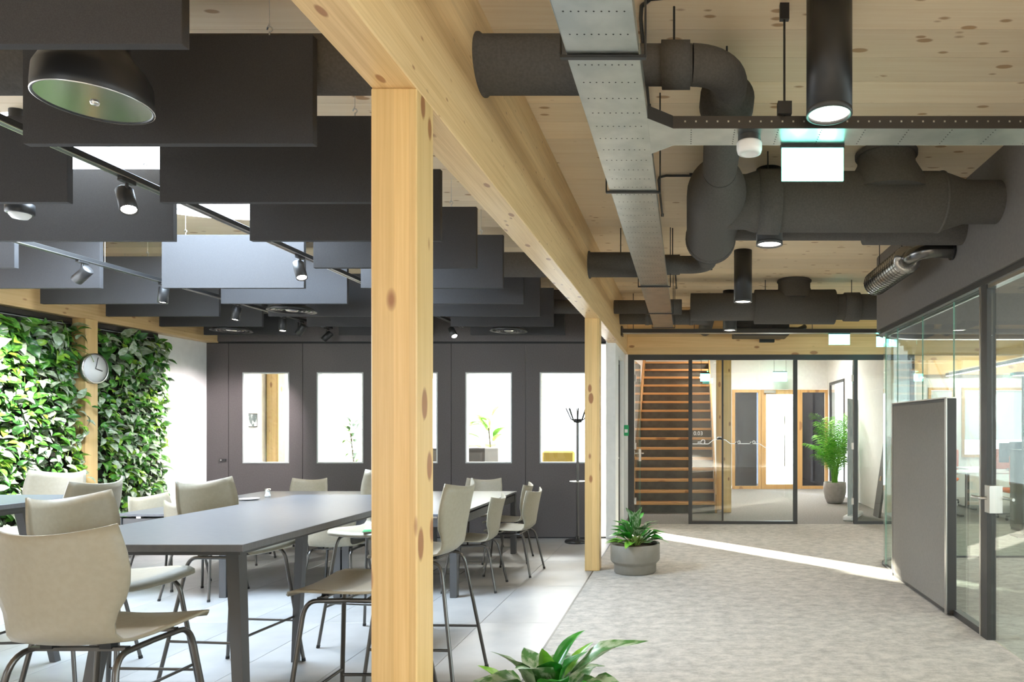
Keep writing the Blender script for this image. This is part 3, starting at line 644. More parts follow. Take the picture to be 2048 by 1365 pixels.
# ------------------------------------------------------------------ pendant cylinder downlights
def spot(parent, loc, aim, power, size, blend=.5, col=(1,.93,.82), rad=.04):
    l = bpy.data.lights.new('lamp_light', 'SPOT'); l.energy = power; l.spot_size = R(size); l.spot_blend = blend; l.color = col; l.shadow_soft_size = rad
    o = link('lamp_light', l, parent, loc); o.rotation_euler = Vector(aim).to_track_quat('-Z', 'Y').to_euler(); return o
cyl_me = MB().lathe([(.001,ZC-2.8),(.094,ZC-2.8),(.094,.0),(.088,.0),(.084,.03),(.001,.034)], 32).mesh('housing', M['black'])
len_me = MB().lathe([(.083,.012),(.001,.012)], 32).mesh('lens', M['lens'])
rim_me = MB().lathe([(.0945,.02),(.0955,.0),(.086,-.001),(.083,.012)], 32).mesh('rim', M['frame'])
dl = [(2.85, 'nearest large black cylinder downlight at the top of the picture', 45), (4.885, 'black cylinder downlight partly hidden behind the thick duct', 45), (7.13, 'long black cylinder downlight hanging in front of the far duct', 45), (9.24, 'farthest black cylinder downlight by the cross beam', 45), (.6, 'black cylinder downlight behind the viewpoint', 45), (-1.6, 'rearmost black cylinder downlight behind the viewpoint', 45)]  # last two are added out of view to light the corridor
for y_, lab, pw_ in dl:
    t = thing('downlight', lab, 'downlight', (.6, y_, 2.8), 0, 'cylinder downlights')
    link('housing', cyl_me, t); link('lens', len_me, t); link('rim', rim_me, t)
    spot(t, (0,0,-.01), (0,0,-1), pw_*1.6, 120, .8)
for x, y_, lab in ((2.3, 12.8, 'black cylinder downlight in the lobby behind the partition glass'), (4.6, 6.0, 'black cylinder downlight seen inside the glass pod'), (4.2, 9.0, 'black cylinder downlight over the open office behind the pod'), (5.6, 11.6, 'black cylinder downlight above the office desks')):
    t = thing('downlight', lab, 'downlight', (x, y_, 2.8), 0, 'cylinder downlights')
    link('housing', cyl_me, t); link('lens', len_me, t); link('rim', rim_me, t)
    spot(t, (0,0,-.01), (0,0,-1), 70, 120, .7)

# ------------------------------------------------------------------ spotlight tracks
def track(label, x, y0, y1):
    t = thing('light_track', label, 'light track', (x, 0, 2.80))
    MB().box(-.018,.018,y0,y1,0,.034,.002).build('rail', M['black'], t)
    MB().box(-.020,-.016,y0,y1,-.001,.004).box(.016,.020,y0,y1,-.001,.004).build('rail_edge', M['steel'], t)
    for k in range(5):
        yy = y0 + .4 + (y1-y0-.8)*k/4; MB().tube([(0,yy,.034),(0,yy,ZC-2.8)], .002, 5).build('wire', M['steel'], t)
track('black spotlight track between the right and middle baffle rows', -2.93, .8, 8.95)
track('black spotlight track between the middle and left baffle rows', -4.72, 2.0, 9.1)
head_me = MB().lathe([(.001,.075),(.036,.075),(.040,.07),(.040,-.065),(.036,-.065),(.034,-.055),(.001,-.052)], 24).mesh('head', M['black'])
hl_me = MB().lathe([(.033,-.058),(.001,-.058)], 24).mesh('lens', M['lenshot'])
ad_me = MB().box(-.016,.016,-.045,.045,-.022,0,.003).mesh('adapter', M['black'])
st_me = MB().tube([(0,0,-.02),(0,0,-.075)], .008, 8).mesh('stem', M['black'])
sp = [(-2.93, 3.58, (.50,-.35,-1), 'bright track spotlight glaring at the upper left beside the round skylight', 90),
      (-2.93, 5.19, (.42,-.3,-1), 'track spotlight shining at the corner of the pale blue lit baffle', 90),
      (-2.93, 8.60, (.6,-.5,-1), 'last spotlight on the track right of the foreground column', 60),
      (-4.72, 5.34, (-1,.15,-.75), 'unlit-looking spotlight turned to the plant wall near the left edge', 1100),
      (-4.72, 6.17, (-.06,-.04,-1), 'spotlight hanging straight under the pale blue baffle corner', 90),
      (-4.72, 7.17, (-.1,-.1,-1), 'small spotlight above the white wall, third along its track', 90),
      (-4.72, 8.00, (.05,-.1,-1), 'small spotlight above the folding wall, fourth along its track', 70),
      (-4.72, 8.38, (-.8,.2,-.9), 'thin edge-on spotlight near the end of the left track', 300),
      (-4.72, 8.98, (-.6,-.3,-.7), 'tilted spotlight at the very end of the left track', 60),
      (-4.72, 3.9, (-1,.3,-.8), 'track spotlight above the left frame edge aimed at the plants', 1000)]
for x, y_, aim, lab, pw_ in sp:
    t = thing('track_spotlight', lab, 'spotlight', (x, y_, 2.8), 0, 'track spotlights')
    link('adapter', ad_me, t); link('stem', st_me, t)
    a = Vector(aim).normalized(); q = a.to_track_quat('-Z', 'Y')
    h = link('head', head_me, t, (0,0,-.115)); h.rotation_euler = q.to_euler()
    link('lens', hl_me, h)
    pk = x < -4 and aim[0] <= -.8
    spot(t, Vector((0,0,-.115)) + a*.075, a, pw_, 75, .6, (1,.9,.93) if pk else (1,.94,.85), .03)

# ------------------------------------------------------------------ round air diffusers and detectors on the ceiling
dif = thing('air_diffuser', 'large round black air outlet with glossy disc at the upper left', 'air diffuser', (-2.12, 2.45, 2.66))
MB().lathe([(.10,ZC-2.66),(.10,.20),(.115,.17),(.150,.13),(.168,.09),(.172,.03),(.172,.004),(.168,0),(.163,.003),(.163,.01)], 48).build('housing', M['black'], dif)
MB().lathe([(.163,.004),(.001,.004)], 48).build('disc', mat('glossy_disc', (.30,.29,.28), .12, .9), dif)
MB().lathe([(.1705,-.001),(.1725,-.0005),(.173,.002)], 48).build('rim', M['steel'], dif)
MB().lathe([(.001,-.004),(.012,-.004),(.014,.004)], 16).build('centre_screw', M['steel'], dif)
for x, y_, lab in ((-3.95, 6.85, 'round ringed air outlet below the pale blue baffles'), (-5.5, 8.27, 'round air outlet near the white wall corner'), (-2.15, 8.3, 'round air outlet right of the foreground column near the folding wall')):
    d = thing('air_diffuser', lab, 'air diffuser', (x, y_, 2.66), 0, 'round air outlets')
    MB().lathe([(.12,ZC-2.66),(.12,.06),(.20,.03),(.225,.0),(.21,.0),(.19,.012)], 40).build('housing', M['black'], d)
    for r_ in (.17, .13, .09): MB().lathe([(r_,.012),(r_+.012,.0),(r_+.016,.004),(r_-.012,.03)], 40).build('ring', M['blackgloss'], d)
    MB().lathe([(.06,.012),(.05,.0),(.001,-.002)], 32).build('centre_disc', M['steel'], d)
d = thing('motion_detector', 'black ceiling sensor with white dome at the left edge', 'sensor', (-3.88, 3.98, 2.745))
MB().lathe([(.05,ZC-2.745),(.05,.06),(.066,.055),(.066,.0),(.06,-.004),(.04,-.004)], 32).build('housing', M['black'], d)
MB().lathe([(.052,-.002),(.05,-.012),(.036,-.03),(.001,-.038)], 32).build('dome', M['whitep'], d)
d = thing('siren', 'white round alarm sounder under the near cross tray', 'alarm', (.285, 3.05, 2.8))
MB().lathe([(.05,-.002),(.052,-.03)], 32).build('base', M['frame'], d)
MB().lathe([(.001,-.03),(.054,-.03),(.057,-.036),(.057,-.06),(.052,-.078),(.034,-.082),(.030,-.074),(.001,-.074)], 32).build('cap', M['whitep'], d)

# ------------------------------------------------------------------ exit signs
def exit_sign(label, x, y_, ztop, w, h, arrow='left', led=True, arm=.02):
    t = thing('exit_sign', label, 'exit sign', (x, y_, ztop), 0, 'green exit signs')
    MB().box(-w/2-.004, w/2+.004, -.004, .02, -.018, 0).build('housing', M['black'], t)
    p = MB().box(-w/2, w/2, 0, .012, -.018-h, -.018).build('panel', M['signgreen'], t)
    zc = -.018 - h/2; s = h
    def poly(name, pts):
        MB().add([(u*s, -.0012, zc+v*s) for u, v in pts] + [(u*s, .0, zc+v*s) for u, v in pts], [list(range(len(pts)))[::-1]] + [(i,(i+1)%len(pts),len(pts)+(i+1)%len(pts),len(pts)+i) for i in range(len(pts))]).build(name, M['signwhite'], p)
    sg = -1 if arrow == 'left' else 1
    ax = .42*sg
    poly('arrow', [(ax+sg*.30,0),(ax,.30),(ax,.12),(ax-sg*.22,.12),(ax-sg*.22,-.12),(ax,-.12),(ax,-.30)][::-sg])
    dx = -.45*sg
    MB().box((dx-.22)*s,(dx+.22)*s,-.0012,0,zc-.4*s,zc+.4*s).build('door_symbol', M['signwhite'], p)
    g = MB()
    for a, b_, wd in (((dx-.02,.12),(dx+.03,-.08),.09),((dx+.03,-.08),(dx+.14,-.2),.06),((dx+.14,-.2),(dx+.12,-.36),.05),((dx+.02,-.08),(dx-.06,-.24),.06),((dx-.06,-.24),(dx-.2,-.26),.05),((dx-.02,.12),(dx+.13,.04),.045),((dx-.02,.12),(dx-.15,.04),.045)):
        g.bar((a[0]*s,-.002,zc+a[1]*s),(b_[0]*s,-.002,zc+b_[1]*s), wd*s, .002, up=(0,1,0))
    g.tube([((dx+.02)*s,-.003,zc+.23*s),((dx+.02)*s,-.001,zc+.23*s)], .06*s, 14)
    g.build('running_figure', M['signgreen'], p)
    for sx in (-w/2+.02, w/2-.02): MB().tube([(sx,.008,0),(sx,.008,arm)], .004, 6).build('bracket', M['black'], t)
    if led: MB().lathe([(.001,-.008),(.008,0),(.001,.008)], 10, (w*.28,-.01,.02)).build('indicator', M['ledgreen'], t)
    return t
exit_sign('large glowing exit sign hanging from the near cross tray', .584, 3.135, 2.8, .283, .150, 'left', False, .004)
exit_sign('small exit sign with green indicator under the far cross tray', 2.13, 9.45, 2.8, .29, .145)
exit_sign('exit sign in the lobby above the oak entrance', bx(1560)*.97, 16.0, 2.80, .32, .22, 'right', True, ZC-2.8)
exit_sign('teal arrow sign beside the staircase behind glass', .33, 11.6, 2.42, .16, .13, 'left', True, ZC-2.42)
exit_sign('exit sign half hidden at the edge of the pod glass', 2.86, 9.7, 2.80, .29, .145, 'left', True, ZC-2.8)
# green emergency button box on the jamb
t = thing('emergency_button', 'bright green emergency button box on the partition jamb', 'button box', (-.905, YG-.06, 1.36))
MB().box(-.035,.035,-.02,.06,0,.165,.006).build('housing', M['greenbox'], t)
MB().box(-.022,.022,-.024,-.02,.05,.1).build('button', M['whitep'], t)

# ------------------------------------------------------------------ tables
def bar_table(label, x0, x1):
    y0, y1, zt = 2.60, 4.52, 1.05
    cx, cy = (x0+x1)/2, (y0+y1)/2
    t = thing('bar_table', label, 'table', (cx, cy, 0), 0, 'high bar tables')
    wx, wy = (x1-x0)/2, (y1-y0)/2
    tp = MB().box(-wx, wx, -wy, wy, zt-.028, zt, .002).build('table_top', M['table'], t)
    MB().box(-wx+.03, wx-.03, -wy+.03, wy-.03, zt-.044, zt-.028).build('edge_band', M['tedge'], tp)
    for sx in (-1, 1):
        for sy in (-1, 1):
            a = Vector((sx*.245, sy*(wy-.27), zt-.05)); b_ = Vector((sx*.355, sy*(wy-.16), 0))
            g = MB(); v = []
            for p, w in ((a, .027), (b_, .019)):
                v += [p + Vector((dx*w, dy*w, 0)) for dx, dy in ((-1,-1),(1,-1),(1,1),(-1,1))]
            g.add(v, [(0,1,2,3),(7,6,5,4),(4,5,1,0),(5,6,2,1),(6,7,3,2),(7,4,0,3)]).build('leg', M['tleg'], t)
        MB().box(sx*.245-.03, sx*.245+.03, -wy+.25, wy-.25, zt-.085, zt-.044).build('under_rail', M['tleg'], t)
    for sy in (-1, 1): MB().box(-.24, .24, sy*(wy-.27)-.03, sy*(wy-.27)+.03, zt-.085, zt-.044).build('under_rail', M['tleg'], t)
    return t
bar_table('high graphite bar table in the left foreground', -2.585, -1.685)
bar_table('high graphite bar table cut off by the left picture edge', -4.83, -3.93)
def dining_table(label, x0, x1):
    y0, y1, zt = 5.97, 8.1, .735
    t = thing('dining_table', label, 'table', (x0, y0, 0), 0, 'dining tables pushed together')
    w, d = x1-x0, y1-y0
    tp = MB().box(0, w, 0, d, zt-.022, zt, .002).build('table_top', M['table'], t)
    for x in (.0, w-.065):
        for y_ in (.0, d-.065): MB().box(x+.002, x+.063, y_+.002, y_+.063, 0, zt-.032, .003).build('leg', M['tleg'], t)
    for y_ in (.012, d-.052): MB().box(.07, w-.07, y_, y_+.04, zt-.115, zt-.04).build('apron', M['tleg'], t)
    for x in (.012, w-.052): MB().box(x, x+.04, .07, d-.07, zt-.115, zt-.04).build('apron', M['tleg'], t)
    for x in (.2, w-.2): MB().box(x-.02, x+.02, .02, .05, zt-.04, zt-.022).build('spacer', M['steel'], t)
    return t
dining_table('left dark dining table near the plant wall', -5.0, -4.02)
dining_table('middle dark dining table between the two others', -4.01, -3.02)
dining_table('right dark dining table behind the foreground column', -3.01, -2.0)

# ------------------------------------------------------------------ chairs
def shell_mesh():
    prof = [(.235,-.020,.195),(.225,-.004,.208),(.19,.006,.222),(.12,.006,.228),(.04,.001,.222),(-.05,-.005,.208),(-.12,-.007,.194),(-.165,.003,.184),(-.198,.030,.178),(-.215,.068,.178),(-.224,.11,.188),(-.231,.155,.210),(-.238,.205,.228),(-.247,.255,.234),(-.258,.305,.230),(-.270,.350,.222),(-.282,.392,.214)]
    nv = 12; n = len(prof); top = []; 
    def pt(i, j):
        y_, z, w = prof[i]; v = -1 + 2*j/nv; u = i/(n-1)
        back = min(1, max(0, (i-6)/5)); top_ = max(0, (i-12)/4)
        return Vector((w*v, y_ + back*.060*v*v*(1+.2*top_), z + (1-back)*(.012*v*v) + top_*.030*(v*v-.4)*1.0))
    P = [[pt(i,j) for j in range(nv+1)] for i in range(n)]
    def nrm(i, j):
        a = P[min(i+1,n-1)][j]-P[max(i-1,0)][j]; b_ = P[i][min(j+1,nv)]-P[i][max(j-1,0)]
        return b_.cross(a).normalized()   # towards the sitter
    th = .0055; v = []; f = []
    for s in (1, -1):
        for i in range(n):
            for j in range(nv+1): v.append(P[i][j] + nrm(i,j)*th*s)
    K = n*(nv+1)
    for i in range(n-1):
        for j in range(nv):
            a = i*(nv+1)+j; q = (a, a+1, a+nv+2, a+nv+1)
            f.append(q[::-1][::-1]); f.append(tuple(x+K for x in q[::-1]))
    edge = [j for j in range(nv+1)] + [i*(nv+1)+nv for i in range(1,n)] + [(n-1)*(nv+1)+j for j in range(nv-1,-1,-1)] + [i*(nv+1) for i in range(n-2,0,-1)]
    for a, b_ in zip(edge, edge[1:]+edge[:1]): f.append((a, a+K, b_+K, b_))
    m = MB(); m.add(v, f, True); return m.mesh('shell', M['shell'])
SHELL = shell_mesh()
def make_seat(kind):
    seat, fx, fyf, fyr = (.455, .225, .225, -.255) if kind == 'chair' else (.775, .270, .235, -.285)
    name = 'dining_chair' if kind == 'chair' else 'bar_stool'
    t = thing(name, 'x', 'chair' if kind == 'chair' else 'bar stool')
    link('shell', SHELL, t, (0,0,seat))
    zr = seat - .035; r = .0105
    for sx in (-1, 1):
        for sy, fy in ((1, fyf), (-1, fyr)):
            top = Vector((sx*.165, -sy*.004, zr)); kn = Vector((sx*.172, sy*.17, zr)); foot = Vector((sx*fx, fy, 0))
            d1 = (foot - kn).normalized(); pts = [top, kn - Vector((0, sy*.055, 0))]
            a, c_ = kn - Vector((0, sy*.055, 0)), kn + d1*.075
            for i in range(1, 6):
                u = i/6; pts.append(a*(1-u)**2 + kn*2*u*(1-u) + c_*u*u)
            pts += [c_, foot]
            lg = MB().tube(pts, r, 10).build('leg', M['legmetal'], t)
            MB().tube([foot + Vector((0,0,.0)), foot - d1*.02], r*1.15, 10).build('foot_cap', M['seam'], lg)
    for y_ in (.11, -.11):
        cb = MB().bar((-.165,y_,zr+.006),(.165,y_,zr+.006), .022, .012).build('cross_bar', M['legmetal'], t)
        for sx in (-1, 1): MB().box(sx*.10-.02, sx*.10+.02, y_-.015, y_+.015, zr+.008, seat-.008).build('mounting_pad', M['seam'], cb)
    if kind != 'chair':
        def on(sx, sy, z):
            kn = Vector((sx*.172, sy*.17, zr)); ft = Vector((sx*fx, fyf if sy > 0 else fyr, 0)); u = (zr - z)/zr; return kn.lerp(ft, u)
        g = [(on(-1,1,.30), on(1,1,.30)), (on(-1,1,.27), on(-1,-1,.27)), (on(1,1,.27), on(1,-1,.27))]
        for a, b_ in g: MB().tube([a, b_], .008, 8).build('footrest', M['legmetal'], t)
    return t
proto = {}
def seat_at(kind, x, y_, face, label, group):
    """face: direction the sitter looks, degrees from +Y towards -X (counter clockwise)"""
    if kind not in proto: o = proto[kind] = make_seat(kind); KIDS[o.name] = list(o.children); [KIDS.__setitem__(c.name, list(c.children)) for c in o.children]
    else: o = copy_tree(proto[kind])
    o.location = (x, y_, 0); o.rotation_euler = (0, 0, R(face)); o['label'] = label; o['group'] = group
G1, G2 = 'bar stools around the high tables', 'chairs around the dining tables'
seat_at('stool', -2.06, 2.43, 0, 'large beige bar stool in the lower left corner seen from behind', G1)
seat_at('stool', -2.70, 3.23, -92, 'grey beige bar stool behind the corner stool on the left table side', G1)
seat_at('stool', -2.70, 4.12, -95, 'bar stool with its tall back beyond the far left side of the high table', G1)
seat_at('stool', -1.49, 3.15, 90, 'bar stool half hidden by the foreground column on its left', G1)
seat_at('stool', -1.53, 3.99, 88, 'tall bar stool just right of the foreground column', G1)
seat_at('stool', -2.19, 4.82, 172, 'bar stool at the far end of the high table with papers on its seat', G1)
seat_at('stool', -4.62, 4.80, 178, 'bar stool at the left picture edge in front of the plants', G1)
seat_at('stool', -3.78, 4.12, 96, 'bar stool with back against the plant wall near the left table', G1)
seat_at('chair', -4.67, 8.27, 180, 'beige chair at the far side of the left dining table facing the camera', G2)
seat_at('chair', -2.51, 8.27, 178, 'beige chair at the far side of the right dining table facing the camera', G2)
seat_at('chair', -4.88, 7.55, -82, 'beige chair on the plant wall side at the rear of the left dining table', G2)
seat_at('chair', -4.86, 6.43, -95, 'beige chair on the plant wall side at the front of the left dining table', G2)
seat_at('chair', -4.28, 6.10, -4, 'beige chair at the near end of the left dining tables seen from behind', G2)
seat_at('chair', -3.10, 6.10, 3, 'chair under the middle dining tables mostly hidden by the high table', G2)
seat_at('chair', -1.97, 6.36, 92, 'beige chair at the right table side nearest to the camera', G2)
seat_at('chair', -1.77, 7.02, 84, 'beige chair pulled out at the middle of the right table side', G2)
seat_at('chair', -2.0, 7.66, 95, 'beige chair at the rear of the right table side', G2)
# things on tables and seats
t = thing('salt_shaker', 'small clear glass shaker on the left dining table', 'shaker', (-4.54, 7.42, .736))
MB().lathe([(.001,0),(.028,0),(.03,.02),(.022,.045),(.024,.06),(.028,.066)], 20).build('jar', mat('clear_jar', (.85,.87,.87), .1, 0), t)
MB().lathe([(.028,.066),(.029,.085),(.02,.092),(.001,.093)], 20).build('lid', M['steel'], t)
t = thing('saucer', 'white saucer on the left dining table', 'saucer', (-4.55, 7.12, .736))
MB().lathe([(.001,.004),(.05,.004),(.09,.016),(.094,.016),(.09,.011),(.055,0),(.001,0)], 28).build('dish', M['whitep'], t)
tag(MB().box(-.15,.15,-.006,.006,0,.006).build('paper_strip', M['whitep']), 'thin white strip lying on the dining tables beyond the high table', 'paper strip').matrix_world = Matrix.Translation((-4.2, 7.3, .736)) @ Matrix.Rotation(R(30), 4, 'Z')
tag(MB().box(-.07,.07,-.006,.006,0,.006).build('paper_strip', M['whitep']), 'short white stick beside the saucer', 'paper strip').matrix_world = Matrix.Translation((-4.73, 7.0, .736)) @ Matrix.Rotation(R(-50), 4, 'Z')
t = thing('magazine', 'white and green printed leaflet lying on a bar stool seat', 'leaflet', (-2.12, 4.74, .790), R(20))
MB().box(-.1,.1,-.14,.14,0,.004).build('pages', M['whitep'], t); MB().box(-.1,.1,-.14,-.04,.004,.005).build('cover_print', M['greenbox'], t)

# ------------------------------------------------------------------ clock
ck = thing('wall_clock', 'round white wall clock on the sunlit column of the plant wall', 'clock', (-6.229, 7.17, 2.11))
def disc(r0, r1, x0, x1, m, nm, par):
    o = MB().lathe([(r0,x0),(r1,x0),(r1,x1),(r0,x1)], 40).build(nm, m, par); o.rotation_euler = (0, R(90), 0); return o
disc(.001, .150, .0, .03, M['whitep'], 'face', ck); disc(.148, .160, .0, .038, M['steel'], 'rim', ck)
MB().bar((.033,-.0,0),(.033,.085,-.02), .010, .003, up=(1,0,0)).build('hour_hand', M['black'], ck)
MB().bar((.035,.0,0),(.035,.03,.12), .007, .003, up=(1,0,0)).build('minute_hand', M['black'], ck)

# ------------------------------------------------------------------ coat stand
t = thing('coat_stand', 'dark metal coat stand in front of the folding wall', 'coat stand', (-1.40, 8.86, 0))
MB().lathe([(.001,.0),(.165,.0),(.17,.012),(.16,.03),(.04,.045),(.03,.07),(.018,.08)], 32).build('base', M['blackgloss'], t)
MB().tube([(0,0,.05),(0,0,1.6)], .018, 14).build('pole', M['legmetal'], t)
MB().lathe([(.001,1.60),(.05,1.60),(.055,1.57),(.05,1.555),(.018,1.55)], 24).build('hub', M['blackgloss'], t)
for k in range(8):
    a = R(45*k+12); MB().tube([(.045*math.cos(a),.045*math.sin(a),1.575),(.085*math.cos(a),.085*math.sin(a),1.60),(.15*math.cos(a),.15*math.sin(a),1.74)], .007, 8).build('hook', M['blackgloss'], t)
MB().tube([(.1*math.cos(R(a)),.1*math.sin(R(a)),.79) for a in range(0,361,20)], .006, 8).build('umbrella_ring', M['steel'], t)
MB().tube([(-.1,0,.79),(.1,0,.79)], .006, 6).build('ring_arm', M['steel'], t)

# ------------------------------------------------------------------ plants
def leaf_mesh(name, L_, Wd, mats, droop=.35, fold=.25, nu=7, wav=.0, stem=0.0):
    """leaf along +Y from the origin, blade up (+Z), tip drooping"""
    v = []; f = []
    for i in range(nu+1):
        u = i/nu; w = Wd/2*(math.sin(math.pi*min(1,(u*.94+.06))**.85)**.8 if u < 1 else 0)
        y_ = L_*(stem + u*(1-droop*.25*u)); z = L_*(.10*math.sin(math.pi*u*.6) - droop*u*u)
        for j in (-1, -.5, 0, .5, 1):
            v.append((w*j, y_, z + abs(j)*w*fold + wav*math.sin(u*9+j*3)*abs(j)*w))
    for i in range(nu):
        for j in range(4): a = i*5+j; f.append((a, a+1, a+6, a+5))
    m = MB(); m.add(v, f, True)
    if stem: m.tube([(0,0,-.0),(0,L_*stem*.5,.01),(0,L_*(stem+.05),0)], .0035, 5, False)
    return m.mesh(name, mats)
# --- green wall
gw = thing('plant_wall', 'lush green living plant wall on the left', 'plant wall', (XL, 0, 0))
for a, b_ in ((5.75, 7.085), (7.245, 8.24)):
    p = MB().box(.004, .045, a, b_, .25, 2.56).build('planter_panel', M['backing'], gw)
    MB().box(.002, .07, b_-.012, b_, .25, 2.57).build('side_trim', M['frame'], p)
    MB().box(.004, .075, a, b_, 2.575, 2.625).build('light_strip_housing', M['galvdark'], p)
    MB().box(.004, .12, a, b_, .2, .25).build('drip_tray', M['frame'], p)
LM = []
for i, (k, L_, W_) in enumerate((('leaf1',.115,.062),('leaf2',.12,.066),('leaf3',.115,.06),('leaf4',.10,.056),('leaf1',.09,.05),('leaf3',.10,.05),('leaf2',.09,.055),('leaf1',.13,.07))):
    LM.append(leaf_mesh('leaf', L_, W_, M[k], .35 + .1*(i % 3), .3, 4))
def leaf_pose(big):
    while True:
        y_ = random.uniform(5.75, 8.22); z = random.uniform(.25, 2.52)
        depth = random.uniform(.06, .26) * (1 if z < 2.3 else .8)
        if 7.06 < y_ < 7.27 and (depth < .23 or random.random() < .80 or z > 2.0): continue
        if 6.85 < y_ < 7.45 and 1.85 < z < 2.4 and depth > .12: depth = .10
        if 7.06 < y_ < 7.27 and 1.8 < z < 2.45: continue
        if y_ > 7.27 and y_ - 8.0 > 0 and depth > .2: depth *= .6
        break
    s = random.uniform(.7, 1.15) * (1.25 if big else 1)
    if z > 2.15 and random.random() < .35: s *= 1.6
    if big and not (6.85 < y_ < 7.45 and 1.85 < z < 2.4): depth = max(depth, .15)
    # leaf points outwards/down: local +Y -> direction
    d = Vector((random.uniform(.25, 1), random.uniform(-.8, .8), random.uniform(-.9, .5))).normalized()
    up = Vector((random.uniform(.3, 1), random.uniform(-.5, .5), random.uniform(.2, 1))).normalized()
    x = d.cross(up).normalized(); up = x.cross(d)
    m = Matrix(((x.x, d.x, up.x, depth), (x.y, d.y, up.y, y_), (x.z, d.z, up.z, z), (0,0,0,1)))
    return m @ Matrix.Scale(s, 4)
pick = [0,0,1,2,2,2,3,4,5,5,6,7]  # pale leaf colours picked more often to imitate overexposed foliage
for i in range(300):
    o = link('leaf', LM[random.choice(pick)], gw); o.matrix_local = leaf_pose(True)
bym = {}
for i in range(3600):
    me = LM[random.choice(pick)]; k = me.materials[0].name; g = bym.setdefault(k, MB()); T = leaf_pose(False)
    g.add([T @ vv.co for vv in me.vertices], [list(p.vertices) for p in me.polygons], True)
allm = MB(); mi = []; names = sorted(bym)
for n_ in names:
    allm.add(bym[n_].v, bym[n_].f, True); mi += [names.index(n_)]*len(bym[n_].f)
me = bpy.data.meshes.new('foliage'); me.from_pydata(allm.v, [], allm.f); me.update()
for n_ in names: me.materials.append(bpy.data.materials[n_])
me.polygons.foreach_set('material_index', mi); me.polygons.foreach_set('use_smooth', [True]*len(mi))
tag(link('foliage', me, gw), kind='stuff')
g = MB()
for i in range(60):
    y_ = random.uniform(5.8, 8.15); z = random.uniform(.6, 2.5)
    if 7.0 < y_ < 7.3: continue
    a = Vector((.05, y_, z)); b_ = a + Vector((random.uniform(.08,.2), random.uniform(-.12,.12), random.uniform(-.05,.15))); c_ = b_ + Vector((.03, random.uniform(-.1,.1), random.uniform(-.25,-.08)))
    g.tube([a, (a+b_)/2 + Vector((0,0,.03)), b_, (b_+c_)/2 + Vector((.02,0,.02)), c_], .003, 4, False)
tag(g.build('stems', M['stalk'], gw), kind='stuff')

# --- low round pots with aglaonema
ag = [leaf_mesh('leaf', .23, .115, M['aglao'], .30, .22, 8, .2), leaf_mesh('leaf', .24, .115, M['varieg'], .45, .2, 8, .25), leaf_mesh('leaf', .22, .075, M['aglao2'], .12, .45, 8, .1), leaf_mesh('leaf', .27, .095, M['varieg'], .22, .25, 8, .2)]
ag.append(leaf_mesh('leaf', .30, .050, M['aglao'], .30, .5, 9, .1))
def pot_plant(label, x, y_, leaves, group, big=1.2):
    t = thing('potted_plant', label, 'potted plant', (x, y_, 0), 0, group)
    MB().lathe([(.001,0),(.205,0),(.218,.012),(.218,.085),(.225,.1),(.247,.118),(.255,.135),(.255,.295),(.250,.30),(.238,.297),(.236,.25),(.001,.25)], 48).build('pot', M['pot'], t)
    MB().lathe([(.235,.262),(.12,.272),(.001,.276)], 32).build('soil', M['soil'], t)
    for (az, el, s, mi_, h, r0) in leaves:
        s *= big
        d = Vector((math.cos(R(az))*math.cos(R(el)), math.sin(R(az))*math.cos(R(el)), math.sin(R(el))))
        b_ = Vector((math.cos(R(az))*r0, math.sin(R(az))*r0, .27 + h))
        root = Vector((math.cos(R(az))*r0*.3, math.sin(R(az))*r0*.3, .265))
        up = Vector((0,0,1)); xx = d.cross(up).normalized(); uu = xx.cross(d)
        T = Matrix(((xx.x,d.x,uu.x,b_.x),(xx.y,d.y,uu.y,b_.y),(xx.z,d.z,uu.z,b_.z),(0,0,0,1)))
        o = link('leaf', ag[mi_], t); o.matrix_local = T @ Matrix.Scale(s, 4)
        MB().tube([root, root.lerp(b_, .5) + Vector((0,0,.02)), b_ + d*.02], [.006,.005,.003], 6, False).build('stem', M['stalk'], o).matrix_local = (T @ Matrix.Scale(s, 4)).inverted()
    return t
rr = random.Random(5)
lv = []
for i in range(44):
    ring = i % 4
    lv.append((i*137.5 % 360 + rr.uniform(-12,12), (2, 28, 50, 72)[ring] + rr.uniform(-9, 9), rr.uniform(.72, 1.0)*(1, 1, .9, .85)[ring], (0,0,1,0,2,0,0,3)[i % 8], (.03, .07, .12, .17)[ring] + rr.uniform(-.02,.02), (.11, .09, .06, .02)[ring]))
pot_plant('low round taupe pot with glossy green plant beside the slim column', -.52, 7.06, lv, 'low round plant pots')
lv = [(176, 40, .66, 2, 0.115, .17), (224, 56, 1.0, 3, 0.115, .06), (252, 60, 1.0, 1, 0.125, .03), (262, 74, .85, 2, 0.115, .01), (70, 34, .95, 4, 0.165, .02), (292, 48, .95, 0, 0.105, .05), (34, 48, .72, 2, 0.155, .08), (9, 30, 1.22, 3, 0.165, .07), (-14, 20, 1.05, 1, 0.125, .10), (-38, 6, 1.0, 1, 0.075, .11),
      (204, 16, 1.05, 1, 0.075, .12), (318, 36, .9, 0, 0.095, .07), (120, 34, .95, 3, 0.075, .08), (58, 28, 1, 1, 0.085, .1), (232, 26, 1.05, 1, 0.095, .1), (336, 42, .9, 1, 0.095, .06), (274, 30, 1.05, 1, 0.085, .09), (192, 42, .95, 1, 0.095, .06), (4, 62, .8, 0, 0.125, .03), (85, 40, .9, 1, 0.115, .05), (160, 12, .95, 1, 0.035, .12), (100, 12, .9, 1, 0.025, .12), (246, 10, 1.0, 1, 0.045, .12), (302, 14, 1.0, 1, 0.045, .12), (214, 40, .95, 1, 0.125, .07), (285, 66, .8, 0, 0.125, .02)]
